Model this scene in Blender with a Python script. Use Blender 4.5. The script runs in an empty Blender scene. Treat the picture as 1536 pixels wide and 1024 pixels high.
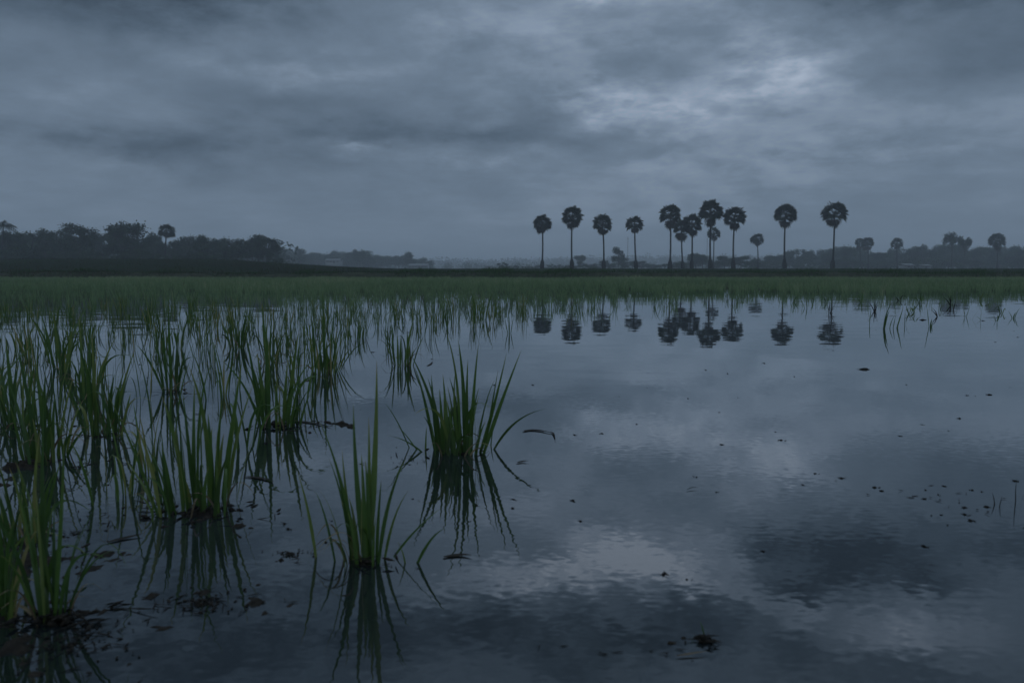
import bpy, math, random
import numpy as np
from mathutils import Vector, noise as mnoise

R = math.radians
random.seed(7)
rng = np.random.default_rng(11)
scene = bpy.context.scene
COL = scene.collection

# ------------------------------------------------------------------ camera
H = 0.5                        # eye height over the water, metres
F = 28 / 36 * 1536             # focal length in photo pixels
PITCH = math.atan(104 / F)
cp, sp = math.cos(PITCH), math.sin(PITCH)
cam_d = bpy.data.cameras.new('camera')
cam = bpy.data.objects.new('camera', cam_d)
COL.objects.link(cam)
cam.location = (0, 0, H)
cam.rotation_euler = (math.pi / 2 - PITCH, 0, 0)
cam_d.lens = 28
cam_d.sensor_width = 36
cam_d.clip_start = 0.05
cam_d.clip_end = 12000
cam_d.dof.use_dof = True
cam_d.dof.focus_distance = 6.0
cam_d.dof.aperture_fstop = 8.0
scene.camera = cam


def ray(px, py):
    x, y = (px - 768) / F, (512 - py) / F
    return Vector((x, cp + y * sp, -sp + y * cp))


def ground(px, py, z=0.0):
    d = ray(px, py)
    t = (z - H) / d.z
    return Vector((d.x * t, d.y * t, z))


def at(px, py, Y):
    d = ray(px, py)
    t = Y / d.y
    return Vector((d.x * t, Y, H + d.z * t))


def proj(x, y, z):
    """world -> photo pixel (for density masks only)"""
    z = z - H
    f = y * cp - z * sp
    return 768 + F * x / f, 512 - F * (y * sp + z * cp) / f


# ------------------------------------------------------------------ materials
def newmat(name):
    m = bpy.data.materials.new(name)
    m.use_nodes = True
    nt = m.node_tree
    nt.nodes.clear()
    out = nt.nodes.new('ShaderNodeOutputMaterial')
    return m, nt, out


def N(nt, typ, **kw):
    n = nt.nodes.new(typ)
    for k, v in kw.items():
        if k.startswith('i_'):
            n.inputs[k[2:].replace('_', ' ')].default_value = v
        else:
            setattr(n, k, v)
    return n


def ramp(nt, fac, stops):
    r = nt.nodes.new('ShaderNodeValToRGB')
    el = r.color_ramp.elements
    while len(el) < len(stops):
        el.new(0.5)
    for e, (p, c) in zip(el, stops):
        e.position = p
        e.color = (*c, 1) if len(c) == 3 else c
    nt.links.new(fac, r.inputs[0])
    return r.outputs[0]


def leaf_material(name, stops, transl=0.3, rough=0.45, spec=0.5):
    m, nt, out = newmat(name)
    L = nt.links
    at_ = N(nt, 'ShaderNodeAttribute', attribute_name='tint')
    tc = N(nt, 'ShaderNodeTexCoord')
    ns = N(nt, 'ShaderNodeTexNoise', i_Scale=14.0, i_Detail=3.0)
    L.new(tc.outputs['Object'], ns.inputs['Vector'])
    oi = N(nt, 'ShaderNodeObjectInfo')
    a = N(nt, 'ShaderNodeMath', operation='MULTIPLY_ADD')
    L.new(ns.outputs[0], a.inputs[0])
    a.inputs[1].default_value = 0.35
    L.new(at_.outputs['Fac'], a.inputs[2])
    b = N(nt, 'ShaderNodeMath', operation='MULTIPLY_ADD')
    L.new(oi.outputs['Random'], b.inputs[0])
    b.inputs[1].default_value = 0.14
    L.new(a.outputs[0], b.inputs[2])
    c = N(nt, 'ShaderNodeMath', operation='SUBTRACT')
    L.new(b.outputs[0], c.inputs[0])
    c.inputs[1].default_value = 0.24
    col = ramp(nt, c.outputs[0], stops)
    p = N(nt, 'ShaderNodeBsdfPrincipled', i_Roughness=rough)
    p.inputs['Specular IOR Level'].default_value = spec
    L.new(col, p.inputs['Base Color'])
    t = N(nt, 'ShaderNodeBsdfTranslucent')
    L.new(col, t.inputs['Color'])
    mx = N(nt, 'ShaderNodeMixShader')
    mx.inputs[0].default_value = transl
    L.new(p.outputs[0], mx.inputs[1])
    L.new(t.outputs[0], mx.inputs[2])
    L.new(mx.outputs[0], out.inputs['Surface'])
    return m


def rough_material(name, c0, c1, scale=6, rough=0.85, bump=0.3, spec=0.3, dist=0.02):
    m, nt, out = newmat(name)
    L = nt.links
    tc = N(nt, 'ShaderNodeTexCoord')
    ns = N(nt, 'ShaderNodeTexNoise', i_Scale=scale, i_Detail=6.0, i_Roughness=0.6)
    L.new(tc.outputs['Object'], ns.inputs['Vector'])
    col = ramp(nt, ns.outputs[0], [(0.3, c0), (0.7, c1)])
    p = N(nt, 'ShaderNodeBsdfPrincipled', i_Roughness=rough)
    p.inputs['Specular IOR Level'].default_value = spec
    L.new(col, p.inputs['Base Color'])
    bp = N(nt, 'ShaderNodeBump', i_Strength=bump, i_Distance=dist)
    L.new(ns.outputs[0], bp.inputs['Height'])
    L.new(bp.outputs[0], p.inputs['Normal'])
    L.new(p.outputs[0], out.inputs['Surface'])
    return m


M = {}
M['rice'] = leaf_material('rice_leaf', [(0.0, (.055, .040, .020)), (0.12, (.042, .062, .018)),
                                        (0.38, (.038, .088, .017)), (0.62, (.068, .132, .024)), (0.85, (.17, .20, .05)), (1.0, (.26, .22, .09))], .40, .34)
M['rice_far_hazed'] = leaf_material('rice_leaf_far_hazed', [(0.0, (.080, .070, .045)), (0.12, (.085, .11, .06)),
                                        (0.4, (.125, .195, .090)), (0.75, (.18, .26, .12)), (1.0, (.28, .30, .17))], .45, .45)  # paler copy of the rice leaf, distance haze and added brightness in its colour
M['dry'] = leaf_material('dry_leaf', [(0.0, (.045, .03, .018)), (0.5, (.12, .09, .045)), (1.0, (.26, .22, .11))], .2, .6)
M['bankgrass'] = leaf_material('bank_grass', [(0.0, (.085, .055, .042)), (0.3, (.062, .058, .040)), (0.5, (.042, .068, .036)), (1.0, (.065, .11, .048))], .25, .8, .05)
M['palmleaf'] = leaf_material('palm_leaf', [(0.0, (.012, .018, .009)), (0.5, (.022, .034, .014)), (1.0, (.04, .06, .018))], .15, .6, .2)
M['deadpalm'] = leaf_material('dead_palm_leaf', [(0.0, (.035, .028, .02)), (0.5, (.06, .05, .035)), (1.0, (.09, .07, .05))], .1, .7)
M['treeleaf'] = leaf_material('tree_leaf', [(0.0, (.012, .022, .010)), (0.5, (.024, .044, .016)), (1.0, (.050, .078, .026))], .15, .7, .1)
M['trunk'] = rough_material('palm_bark', (.018, .018, .017), (.05, .05, .047), 8, .9, .6)
M['bark'] = rough_material('tree_bark', (.03, .024, .018), (.08, .07, .055), 10, .9, .6)
M['clod'] = rough_material('wet_mud', (.005, .005, .004), (.016, .013, .010), 40, .75, .7, .15, .004)
M['shoal'] = rough_material('shoal_mud', (.008, .007, .005), (.030, .024, .017), 70, .8, .9, .15, .006)
M['straw'] = rough_material('wet_straw', (.006, .006, .005), (.026, .021, .014), 60, .75, .4, .2, .002)
M['plaster'] = rough_material('pale_plaster', (.16, .17, .17), (.26, .27, .27), 2, .8, .1)
M['tin'] = rough_material('tin_roof', (.12, .125, .13), (.20, .20, .20), 3, .5, .2)
M['door'] = rough_material('painted_door', (.05, .05, .05), (.09, .08, .07), 3, .6, .1)
M['steel'] = rough_material('galvanised_steel', (.14, .14, .15), (.22, .22, .23), 5, .5, .1)


# ------------------------------------------------------------------ object helpers
def tag(o, label=None, cat=None, group=None, kind=None):
    if label: o['label'] = label
    if cat: o['category'] = cat
    if group: o['group'] = group
    if kind: o['kind'] = kind
    return o


def link(name, mesh, parent=None, loc=None, rz=0, sc=None):
    o = bpy.data.objects.new(name, mesh)
    COL.objects.link(o)
    if parent is not None:
        o.parent = parent
    if loc is not None:
        o.location = loc
    o.rotation_euler = (0, 0, rz)
    if sc is not None:
        o.scale = sc
    return o


def empty(name, loc):
    o = bpy.data.objects.new(name, None)
    o.empty_display_size = 0.1
    COL.objects.link(o)
    o.location = loc
    return o


def np_mesh(name, V, Q=None, T=None, mat=None, tint=None, smooth=False):
    """V (n,3); Q (m,4) quads; T (k,3) triangles"""
    V = np.asarray(V, dtype=np.float32)
    me = bpy.data.meshes.new(name)
    nq = 0 if Q is None else len(Q)
    nt_ = 0 if T is None else len(T)
    loops = []
    starts = []
    if nq:
        loops.append(np.asarray(Q, dtype=np.int32).ravel())
        starts.append(np.arange(nq, dtype=np.int32) * 4)
    if nt_:
        loops.append(np.asarray(T, dtype=np.int32).ravel())
        starts.append(nq * 4 + np.arange(nt_, dtype=np.int32) * 3)
    loops = np.concatenate(loops)
    starts = np.concatenate(starts)
    me.vertices.add(len(V))
    me.vertices.foreach_set('co', V.ravel())
    me.loops.add(len(loops))
    me.loops.foreach_set('vertex_index', loops)
    me.polygons.add(len(starts))
    me.polygons.foreach_set('loop_start', starts)
    me.update(calc_edges=True)
    me.validate()
    if tint is not None:
        a = me.attributes.new('tint', 'FLOAT', 'POINT')
        a.data.foreach_set('value', np.asarray(tint, dtype=np.float32))
    if smooth:
        me.polygons.foreach_set('use_smooth', np.ones(len(me.polygons), dtype=bool))
    if mat:
        me.materials.append(mat)
    return me


def blades(P0, P1, P2, W, yaw, K=7, fold=0.25, tint=None, base_w=0.34, P3=None):
    """vectorised grass blades: quadratic bezier P0,P1,P2 with V-folded cross section. returns V,Q,tint"""
    P0, P1, P2 = (np.asarray(a, dtype=float) for a in (P0, P1, P2))
    n = len(P0)
    W = np.broadcast_to(np.asarray(W, dtype=float), (n,))
    yaw = np.asarray(yaw, dtype=float)
    t = np.linspace(0, 1, K + 1)
    tt = t[None, :, None]
    C = (1 - tt) ** 2 * P0[:, None] + 2 * (1 - tt) * tt * P1[:, None] + tt ** 2 * P2[:, None]
    D = 2 * (1 - tt) * (P1 - P0)[:, None] + 2 * tt * (P2 - P1)[:, None]
    D /= np.linalg.norm(D, axis=2, keepdims=True) + 1e-9
    S0 = np.stack([np.cos(yaw), np.sin(yaw), np.zeros(n)], 1)[:, None]
    S = S0 - (S0 * D).sum(2, keepdims=True) * D
    S /= np.linalg.norm(S, axis=2, keepdims=True) + 1e-9
    Nn = np.cross(S, D)
    prof = (base_w + (1 - base_w) * np.clip(t / 0.4, 0, 1) ** 0.8) * np.clip((1 - t) / 0.62, 0, 1) ** 0.75
    prof = np.maximum(prof, 0.03)
    hw = (W[:, None] * prof[None] * 0.5)[:, :, None]
    Lf = C - S * hw + Nn * hw * fold
    Rt = C + S * hw + Nn * hw * fold
    V = np.stack([Lf, C, Rt], 2)        # n,K+1,3,3
    idx = np.arange(n * (K + 1) * 3).reshape(n, K + 1, 3)
    q1 = np.stack([idx[:, :-1, 0], idx[:, :-1, 1], idx[:, 1:, 1], idx[:, 1:, 0]], -1)
    q2 = np.stack([idx[:, :-1, 1], idx[:, :-1, 2], idx[:, 1:, 2], idx[:, 1:, 1]], -1)
    Q = np.concatenate([q1.reshape(-1, 4), q2.reshape(-1, 4)])
    if tint is None:
        tint = rng.uniform(.3, .7, n)
    # muddy sheaths at the very base, slightly yellow tips
    tn = tint[:, None] * np.ones(K + 1)[None]
    tn = tn - 0.45 * np.clip(1 - t / 0.16, 0, 1)[None] + (0.10 * t + 0.30 * np.clip((t - .86) / .14, 0, 1))[None]
    tn = np.repeat(tn[:, :, None], 3, 2)
    return V.reshape(-1, 3), Q, tn.ravel()


def join(parts):
    Vs, Qs, Ts = [], [], []
    o = 0
    for V, Q, T in parts:
        Vs.append(V); Qs.append(Q + o); Ts.append(T)
        o += len(V)
    return np.concatenate(Vs), np.concatenate(Qs), np.concatenate(Ts)


def tube(pts, radii, sides=8, jitter=0.0, seed=0):
    rd = random.Random(seed)
    V, Q = [], []
    n = len(pts)
    for i, (p, r) in enumerate(zip(pts, radii)):
        p = Vector(p)
        d = (Vector(pts[min(i + 1, n - 1)]) - Vector(pts[max(i - 1, 0)])).normalized()
        a = d.cross(Vector((0.3, 1, 0.1))).normalized()
        b = d.cross(a)
        for k in range(sides):
            th = 2 * math.pi * k / sides
            rr = r * (1 + jitter * rd.uniform(-1, 1))
            V.append(p + (a * math.cos(th) + b * math.sin(th)) * rr)
    for i in range(n - 1):
        for k in range(sides):
            k2 = (k + 1) % sides
            Q.append((i * sides + k, i * sides + k2, (i + 1) * sides + k2, (i + 1) * sides + k))
    V = np.array([tuple(v) for v in V])
    return V, np.array(Q), np.full(len(V), .5)


def fb(x, y, z=0.0, o=4):
    return mnoise.fractal(Vector((x, y, z)), 1.0, 2.0, o)


def sstep(a, b, x):
    t = min(1, max(0, (x - a) / (b - a)))
    return t * t * (3 - 2 * t)


# ------------------------------------------------------------------ setting: ground, bank, water
BY = 47.0                       # waterline of the far bank


def land_z(x, y):
    z = .45 + .68 * sstep(55, 150, y)
    f = sstep(.12, .42, -x / max(y, 1))
    z += f * 1.40 * sstep(50, 105, y)
    z += 0.06 * fb(x * .05, y * .05) * sstep(50, 60, y)
    if y > 500:
        # low wooded rises far off
        h = 16 * sstep(600, 1500, y) * (0.55 + 0.6 * fb(x * .0016 + 3.1, 4.2, 0, 3)) * (1 - .5 * sstep(1900, 2800, y))
        z += max(0, h)
    return z


def ground_z(x, y):
    bed = -0.055 + 0.022 * fb(x * .6, y * .6, 1.3, 4)
    if y < BY - .6:
        return bed
    t = sstep(BY - .6, BY + 2.2, y)
    return bed * (1 - t) + land_z(x, y) * t - .10 * t * (1 - sstep(60, 75, y))


def grid_mesh(name, xs, ys, zf, mat, smooth=True):
    X, Y = np.meshgrid(xs, ys)
    Z = np.array([[zf(x, y) for x in xs] for y in ys])
    V = np.stack([X, Y, Z], -1).reshape(-1, 3)
    nx, ny = len(xs), len(ys)
    i = np.arange(nx * ny).reshape(ny, nx)
    Q = np.stack([i[:-1, :-1], i[:-1, 1:], i[1:, 1:], i[1:, :-1]], -1).reshape(-1, 4)
    return np_mesh(name, V, Q, mat=mat, smooth=smooth)


def symgeo(a, first, ratio):
    v, s = [0], first
    while v[-1] < a:
        v.append(v[-1] + s); s *= ratio
    return np.array([-q for q in v[:0:-1]] + v)


# ground material: wet brown mud under water, rough green-brown land behind the bank
m, nt, out = newmat('ground')
L = nt.links
geo = N(nt, 'ShaderNodeNewGeometry')
sep = N(nt, 'ShaderNodeSeparateXYZ')
L.new(geo.outputs['Position'], sep.inputs[0])
n1 = N(nt, 'ShaderNodeTexNoise', i_Scale=5.0, i_Detail=8.0, i_Roughness=.65)
L.new(geo.outputs['Position'], n1.inputs['Vector'])
mud = ramp(nt, n1.outputs[0], [(.32, (.018, .013, .009)), (.5, (.060, .045, .032)), (.68, (.13, .10, .075))])
n2 = N(nt, 'ShaderNodeTexNoise', i_Scale=.06, i_Detail=8.0, i_Roughness=.7)
L.new(geo.outputs['Position'], n2.inputs['Vector'])
land = ramp(nt, n2.outputs[0], [(.3, (.016, .015, .011)), (.5, (.014, .022, .011)), (.7, (.02, .032, .014))])
mr = N(nt, 'ShaderNodeMapRange')
L.new(sep.outputs['Y'], mr.inputs[0])
mr.inputs[1].default_value = BY - 1
mr.inputs[2].default_value = BY + 1
mx = N(nt, 'ShaderNodeMix', data_type='RGBA')
L.new(mr.outputs[0], mx.inputs[0])
L.new(mud, mx.inputs[6])
L.new(land, mx.inputs[7])
p = N(nt, 'ShaderNodeBsdfPrincipled', i_Roughness=.9)
p.inputs['Specular IOR Level'].default_value = .04
L.new(mx.outputs[2], p.inputs['Base Color'])
bp = N(nt, 'ShaderNodeBump', i_Strength=.6, i_Distance=.03)
L.new(n1.outputs[0], bp.inputs['Height'])
L.new(bp.outputs[0], p.inputs['Normal'])
L.new(p.outputs[0], out.inputs['Surface'])
M['ground'] = m

ys = list(np.arange(-8, 12, .25)) + list(np.arange(12, 44, 1.0)) + list(np.arange(44, 60, .35)) + list(np.arange(60, 120, 4)) + \
     list(np.arange(120, 500, 20)) + list(np.arange(500, 2900, 60)) + [3200, 4000, 6000]
ys = [-400, -100, -30] + ys
g = link('ground', grid_mesh('ground', symgeo(4200, .25, 1.045), ys, ground_z, M['ground']))
tag(g, kind='structure')

# bank: lumpy earth ridge along the far side of the flooded field
def bank_profile(x):
    top = .44 + .10 * fb(x * .09, 0, 5.0, 3) + .05 * fb(x * .8, 2, 5.0, 3)
    lean = .25 * fb(x * .3, 7.7, 1.0, 3)
    return [(BY - .25, -.12), (BY + .0 + lean * .4, -.01), (BY + .18 + lean, .16), (BY + .42 + lean, top * .55),
            (BY + .75 + lean, top * .88), (BY + 1.2 + lean, top), (BY + 2.0, top + .01), (BY + 2.7, top - .05), (BY + 4.4, top - .35)]

bx = np.arange(-130, 130, .3)
V, Q = [], []
for x in bx:
    for k, (y, z) in enumerate(bank_profile(x)):
        V.append((x, y + .05 * fb(x * 2, k * 1.7, 0, 2), z + (.035 * fb(x * 2.2, k * 2.3, 9, 3) if k > 1 else 0)))
npf = 9
idx = np.arange(len(bx) * npf).reshape(len(bx), npf)
Q = np.stack([idx[:-1, :-1], idx[1:, :-1], idx[1:, 1:], idx[:-1, 1:]], -1).reshape(-1, 4)
M['bank'] = rough_material('bank_earth', (.022, .026, .019), (.060, .066, .044), 3, .95, .8, .05, .05)
b = link('bank', np_mesh('bank', V, Q, mat=M['bank'], smooth=True))
tag(b, kind='structure')

# water
m, nt, out = newmat('field_water')
L = nt.links
geo = N(nt, 'ShaderNodeNewGeometry')
sep = N(nt, 'ShaderNodeSeparateXYZ')
L.new(geo.outputs['Position'], sep.inputs[0])


def slope_noise(scale, amp, sx=1.0, sy=1.0, detail=2.0, seed=0.0):
    mp = N(nt, 'ShaderNodeMapping')
    mp.inputs['Scale'].default_value = (scale * sx, scale * sy, 1)
    mp.inputs['Location'].default_value = (seed, seed * .7, seed * .3)
    L.new(geo.outputs['Position'], mp.inputs['Vector'])
    ns = N(nt, 'ShaderNodeTexNoise', i_Scale=1.0, i_Detail=detail, i_Roughness=.5)
    L.new(mp.outputs[0], ns.inputs['Vector'])
    s = N(nt, 'ShaderNodeVectorMath', operation='SUBTRACT')
    L.new(ns.outputs['Color'], s.inputs[0])
    s.inputs[1].default_value = (.5, .5, .5)
    q = N(nt, 'ShaderNodeVectorMath', operation='SCALE')
    L.new(s.outputs[0], q.inputs[0])
    if isinstance(amp, float):
        q.inputs['Scale'].default_value = amp
    else:
        L.new(amp, q.inputs['Scale'])
    return q.outputs[0]


def maprange(sock, a, b_, c, d, smooth=True):
    r = N(nt, 'ShaderNodeMapRange')
    if smooth:
        r.interpolation_type = 'SMOOTHSTEP'
    L.new(sock, r.inputs[0])
    for i, v in enumerate((a, b_, c, d)):
        r.inputs[i + 1].default_value = v
    return r.outputs[0]


def vadd(a, b_):
    v = N(nt, 'ShaderNodeVectorMath', operation='ADD')
    L.new(a, v.inputs[0]); L.new(b_, v.inputs[1])
    return v.outputs[0]


fine = maprange(sep.outputs['Y'], 1.5, 6.0, .034, .004)
pn = N(nt, 'ShaderNodeTexNoise', i_Scale=.35, i_Detail=3.0)
L.new(geo.outputs['Position'], pn.inputs['Vector'])
brz = maprange(pn.outputs[0], .42, .62, .012, .036)
calm = maprange(sep.outputs['Y'], 1.2, 6.0, .16, 1.0)
bm = N(nt, 'ShaderNodeMath', operation='MULTIPLY')
L.new(brz, bm.inputs[0]); L.new(calm, bm.inputs[1])
breeze = bm.outputs[0]
s1 = slope_noise(3.2, breeze, .75, 1.5, 4.0)
s2 = slope_noise(11.0, .0055, .45, 1.6, 2.0, 5.0)
s3 = slope_noise(50.0, fine, .8, 1.3, 2.0, 9.0)
tot = vadd(vadd(s1, s2), s3)
sc_ = N(nt, 'ShaderNodeVectorMath', operation='MULTIPLY')
L.new(tot, sc_.inputs[0])
sc_.inputs[1].default_value = (1, 1, 0)
ad = N(nt, 'ShaderNodeVectorMath', operation='ADD')
L.new(sc_.outputs[0], ad.inputs[0])
ad.inputs[1].default_value = (0, 0, 1)
nm = N(nt, 'ShaderNodeVectorMath', operation='NORMALIZE')
L.new(ad.outputs[0], nm.inputs[0])
fr = N(nt, 'ShaderNodeFresnel', i_IOR=1.6)
refl_boost = N(nt, 'ShaderNodeMath', operation='POWER')
refl_boost.inputs[1].default_value = .71  # mirror strength lifted above plain Fresnel to brighten the reflected sky
L.new(nm.outputs[0], fr.inputs['Normal'])
L.new(fr.outputs[0], refl_boost.inputs[0])
gl = N(nt, 'ShaderNodeBsdfGlossy', i_Roughness=.015)
gl.inputs['Color'].default_value = (.93, .96, .98, 1)
L.new(nm.outputs[0], gl.inputs['Normal'])
tr = N(nt, 'ShaderNodeBsdfTransparent')
tr.inputs['Color'].default_value = (.52, .56, .55, 1)
df = N(nt, 'ShaderNodeBsdfDiffuse')
mn = N(nt, 'ShaderNodeTexNoise', i_Scale=1.6, i_Detail=6.0, i_Roughness=.6)
L.new(geo.outputs['Position'], mn.inputs['Vector'])
L.new(ramp(nt, mn.outputs[0], [(.35, (.014, .022, .024)), (.65, (.036, .046, .048))]), df.inputs['Color'])
under = N(nt, 'ShaderNodeMixShader')
under.inputs[0].default_value = .45
L.new(tr.outputs[0], under.inputs[1]); L.new(df.outputs[0], under.inputs[2])
mxs = N(nt, 'ShaderNodeMixShader')
L.new(refl_boost.outputs[0], mxs.inputs[0])
L.new(under.outputs[0], mxs.inputs[1]); L.new(gl.outputs[0], mxs.inputs[2])
L.new(mxs.outputs[0], out.inputs['Surface'])
M['water'] = m
w = link('water', np_mesh('water', [(-380, -90, 0), (380, -90, 0), (380, BY + .9, 0), (-380, BY + .9, 0)], [(0, 1, 2, 3)], mat=M['water']))
tag(w, kind='structure')

# ------------------------------------------------------------------ rice clumps
def hero_mesh(spec, Yc, fill, base_rect, hgt, wpx, seed, mat=None, name='leaves', origin=None):
    """spec: (bx,by,tx,ty,w[,cx,cy]) traced blades; fill: number of extra random tillers"""
    rd = random.Random(seed)
    P0, P1, P2, W, YW, TI = [], [], [], [], [], []
    for s in spec:
        bx_, by_, tx, ty, w_ = s[:5]
        p0 = ground(bx_, by_, 0)
        Y = p0.y
        pxm = F / Y
        p2 = at(tx, ty, Y + rd.uniform(-.04, .05))
        if len(s) > 5:
            c = at(s[5], s[6], Y + rd.uniform(-.02, .02))
            p1 = 2 * c - (p0 + p2) / 2 if False else c
        else:
            p1 = p0 + (p2 - p0) * rd.uniform(.45, .6)
            p1.z += .06 * (p2 - p0).length * rd.uniform(0, 1.6)
            p1.x -= (p2.x - p0.x) * rd.uniform(.08, .28)
        p0 = p0.copy(); p0.z = -.045
        P0.append(p0); P1.append(p1); P2.append(p2)
        W.append(w_ * .72 / pxm); YW.append(rd.gauss(0, .55)); TI.append(rd.uniform(.3, .68))
    x0, x1, y0, y1 = base_rect
    for i in range(int(fill * 1.7)):
        bx_, by_ = rd.uniform(x0, x1), rd.uniform(y0, y1)
        p0 = ground(bx_, by_, 0)
        pxm = F / p0.y
        u = (bx_ - (x0 + x1) / 2) / max(1, (x1 - x0) / 2)
        hh = hgt / pxm * rd.uniform(.35, 1.0)
        lean = u * .28 + rd.gauss(0, .13)
        p2 = p0 + Vector((lean * hh, rd.gauss(0, .2) * hh, hh))
        p1 = p0 + Vector((lean * hh * .22, (p2.y - p0.y) * .2, hh * .6))
        if rd.random() < .3:
            p2.z *= rd.uniform(.45, .75); p2.x += rd.choice((-1, 1)) * hh * .35
            p1.z = hh * .95
        p0 = p0.copy(); p0.z = -.045
        P0.append(p0); P1.append(p1); P2.append(p2)
        W.append(wpx * rd.uniform(.28, .72) / pxm); YW.append(rd.gauss(0, .7)); TI.append(rd.choice((rd.uniform(.18, .55), rd.uniform(.25, .5), rd.uniform(.5, .85))))
    P0, P1, P2 = (np.array([tuple(v) for v in a]) for a in (P0, P1, P2))
    V, Q, T = blades(P0, P1, P2, W, YW, K=12, fold=.35, tint=np.array(TI))
    if origin is not None:
        V = V - np.array(tuple(origin))
    return np_mesh(name, V, Q, mat=mat or M['rice'], tint=T, smooth=True)


def flakes(cx, cy, rx, ry, n, size, seed, twigs=0.3, zmax=.012):
    """little leaf bits and twigs floating within an ellipse (metres, local)"""
    rd = random.Random(seed)
    V, Q = [], []
    for i in range(n):
        a, r = rd.uniform(0, 2 * math.pi), rd.gauss(0, .5)
        x, y = cx + rx * r * math.cos(a), cy + ry * r * math.sin(a)
        th = rd.uniform(0, math.pi)
        if rd.random() < twigs:
            ln, wd = size * rd.uniform(2, 5), size * rd.uniform(.10, .25)
        else:
            ln, wd = size * rd.uniform(.5, 1.7), size * rd.uniform(.3, .8)
        z = rd.uniform(.001, zmax)
        tilt = rd.uniform(-.35, .35)
        d = Vector((math.cos(th), math.sin(th), tilt * .5)) * ln / 2
        s = Vector((-math.sin(th), math.cos(th), rd.uniform(-.5, .5))) * wd / 2
        c = Vector((x, y, z))
        up = Vector((0, 0, wd * rd.uniform(.15, .5)))
        o = len(V)
        k = [c - d, c - d * .3 - s * rd.uniform(.6, 1.2), c + d * .5 - s, c + d, c + d * .3 + s, c - d * .5 + s * rd.uniform(.5, 1.1), c + up]
        V += [tuple(v) for v in k]
        for j in range(6):
            Q.append((o + j, o + (j + 1) % 6, o + 6))
        # underside
        V.append(tuple(c - up * .6 - Vector((0, 0, .001))))
        for j in range(6):
            Q.append((o + (j + 1) % 6, o + j, o + 7))
    return np.array(V), np.array(Q)


def mound_mesh(rx, ry, h, seed, n=16, rings=6):
    V, T = [(0, 0, h)], []
    for r in range(1, rings + 1):
        t = r / rings
        for k in range(n):
            a = 2 * math.pi * k / n
            q = 1 + .45 * fb(math.cos(a) * 1.3 + seed, math.sin(a) * 1.3, seed * 1.7, 3)
            z = h * (1 - t ** 1.6) + h * .7 * fb(math.cos(a) * t * 5 + seed, math.sin(a) * t * 5, seed, 3) * (1 - t * .6)
            V.append((rx * t * q * math.cos(a), ry * t * q * math.sin(a), z - .018 * t))
    for k in range(n):
        T.append((0, 1 + k, 1 + (k + 1) % n))
    Q = []
    for r in range(rings - 1):
        for k in range(n):
            a, b_ = 1 + r * n + k, 1 + r * n + (k + 1) % n
            Q.append((a, a + n, b_ + n, b_))
    return np_mesh('root_mound', V, Q, T, mat=M['clod'], smooth=True)


occupied = []       # (x, y, r) of hand placed clumps
HG = 'rice clumps in the foreground'


def hero(bx_, by_, spec, fill, rect, hgt, wpx, label, seed, mound=(.07, .05, .014), dry=(), bits=10):
    org = ground(bx_, by_, 0)
    e = empty('rice_clump', org)
    tag(e, label, 'rice plant', HG)
    if mound: mound = (mound[0] * .85, mound[1] * .8, mound[2] * .42)
    link('leaves', hero_mesh(spec, org.y, fill, rect, hgt, wpx, seed, origin=org), e)
    if mound:
        link('root_mound', mound_mesh(*mound, seed), e)
        V, T = flakes(0, 0, mound[0] * 1.7, mound[1] * 1.7, bits, .018, seed, .5)
        tag(link('dead_litter', np_mesh('dead_litter', V, None, T, mat=M['straw']), e), kind='stuff')
    rdd = random.Random(seed * 17)
    dry = list(dry)
    x0, x1, y0, y1 = rect
    for k in range(5):
        u = rdd.uniform(x0, x1)
        q = rdd.uniform(y0, y1)
        sd_ = rdd.choice((-1, 1))
        hh = hgt * rdd.uniform(.15, .5)
        dry.append((u, q, u + sd_ * hgt * rdd.uniform(.15, .5), q - hh * rdd.uniform(-.1, .6), wpx * rdd.uniform(.3, .6), u + sd_ * hgt * .1, q - hh * 1.3))
    for d in dry:
        link('dry_leaf', hero_mesh([d], org.y, 0, rect, hgt, wpx, seed + d[0], M['dry'], 'dry_leaf', org), e)
    occupied.append((org.x, org.y, max(.09, (rect[1] - rect[0]) / 2 * org.y / F + .06)))
    return e


# the tall tuft alone by open water
hero(695, 680, [
    (696, 680, 687, 507, 10, 700, 590), (706, 680, 718, 514, 9, 708, 600), (712, 677, 760, 529, 9, 735, 640), (718, 680, 782, 525, 10, 745, 620),
    (730, 674, 819, 613, 6, 760, 622), (668, 677, 616, 531, 9, 655, 600), (655, 674, 622, 550, 7, 640, 600), (660, 674, 647, 562, 9, 650, 620),
    (666, 680, 659, 583, 9), (690, 676, 671, 578, 7, 682, 620), (697, 680, 683, 557, 7, 676, 620), (705, 674, 719, 580, 8, 706, 620),
    (722, 678, 747, 555, 7, 735, 620), (702, 676, 711, 583, 7), (655, 677, 575, 653, 5, 615, 652), (640, 674, 594, 637, 6, 612, 650),
    (622, 671, 577, 604, 3, 600, 630), (702, 680, 702, 538, 9, 698, 610), (638, 674, 640, 640, 4), (690, 682, 668, 495, 8, 694, 560),
    (684, 682, 670, 600, 9), (678, 680, 676, 610, 9), (735, 668, 741, 640, 3), (710, 682, 728, 632, 7), (674, 682, 664, 560, 9)],
    12, (655, 722, 674, 686), 120, 9, 'broad upright rice clump standing alone at the edge of the open water', 1, (.10, .05, .012))
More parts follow.
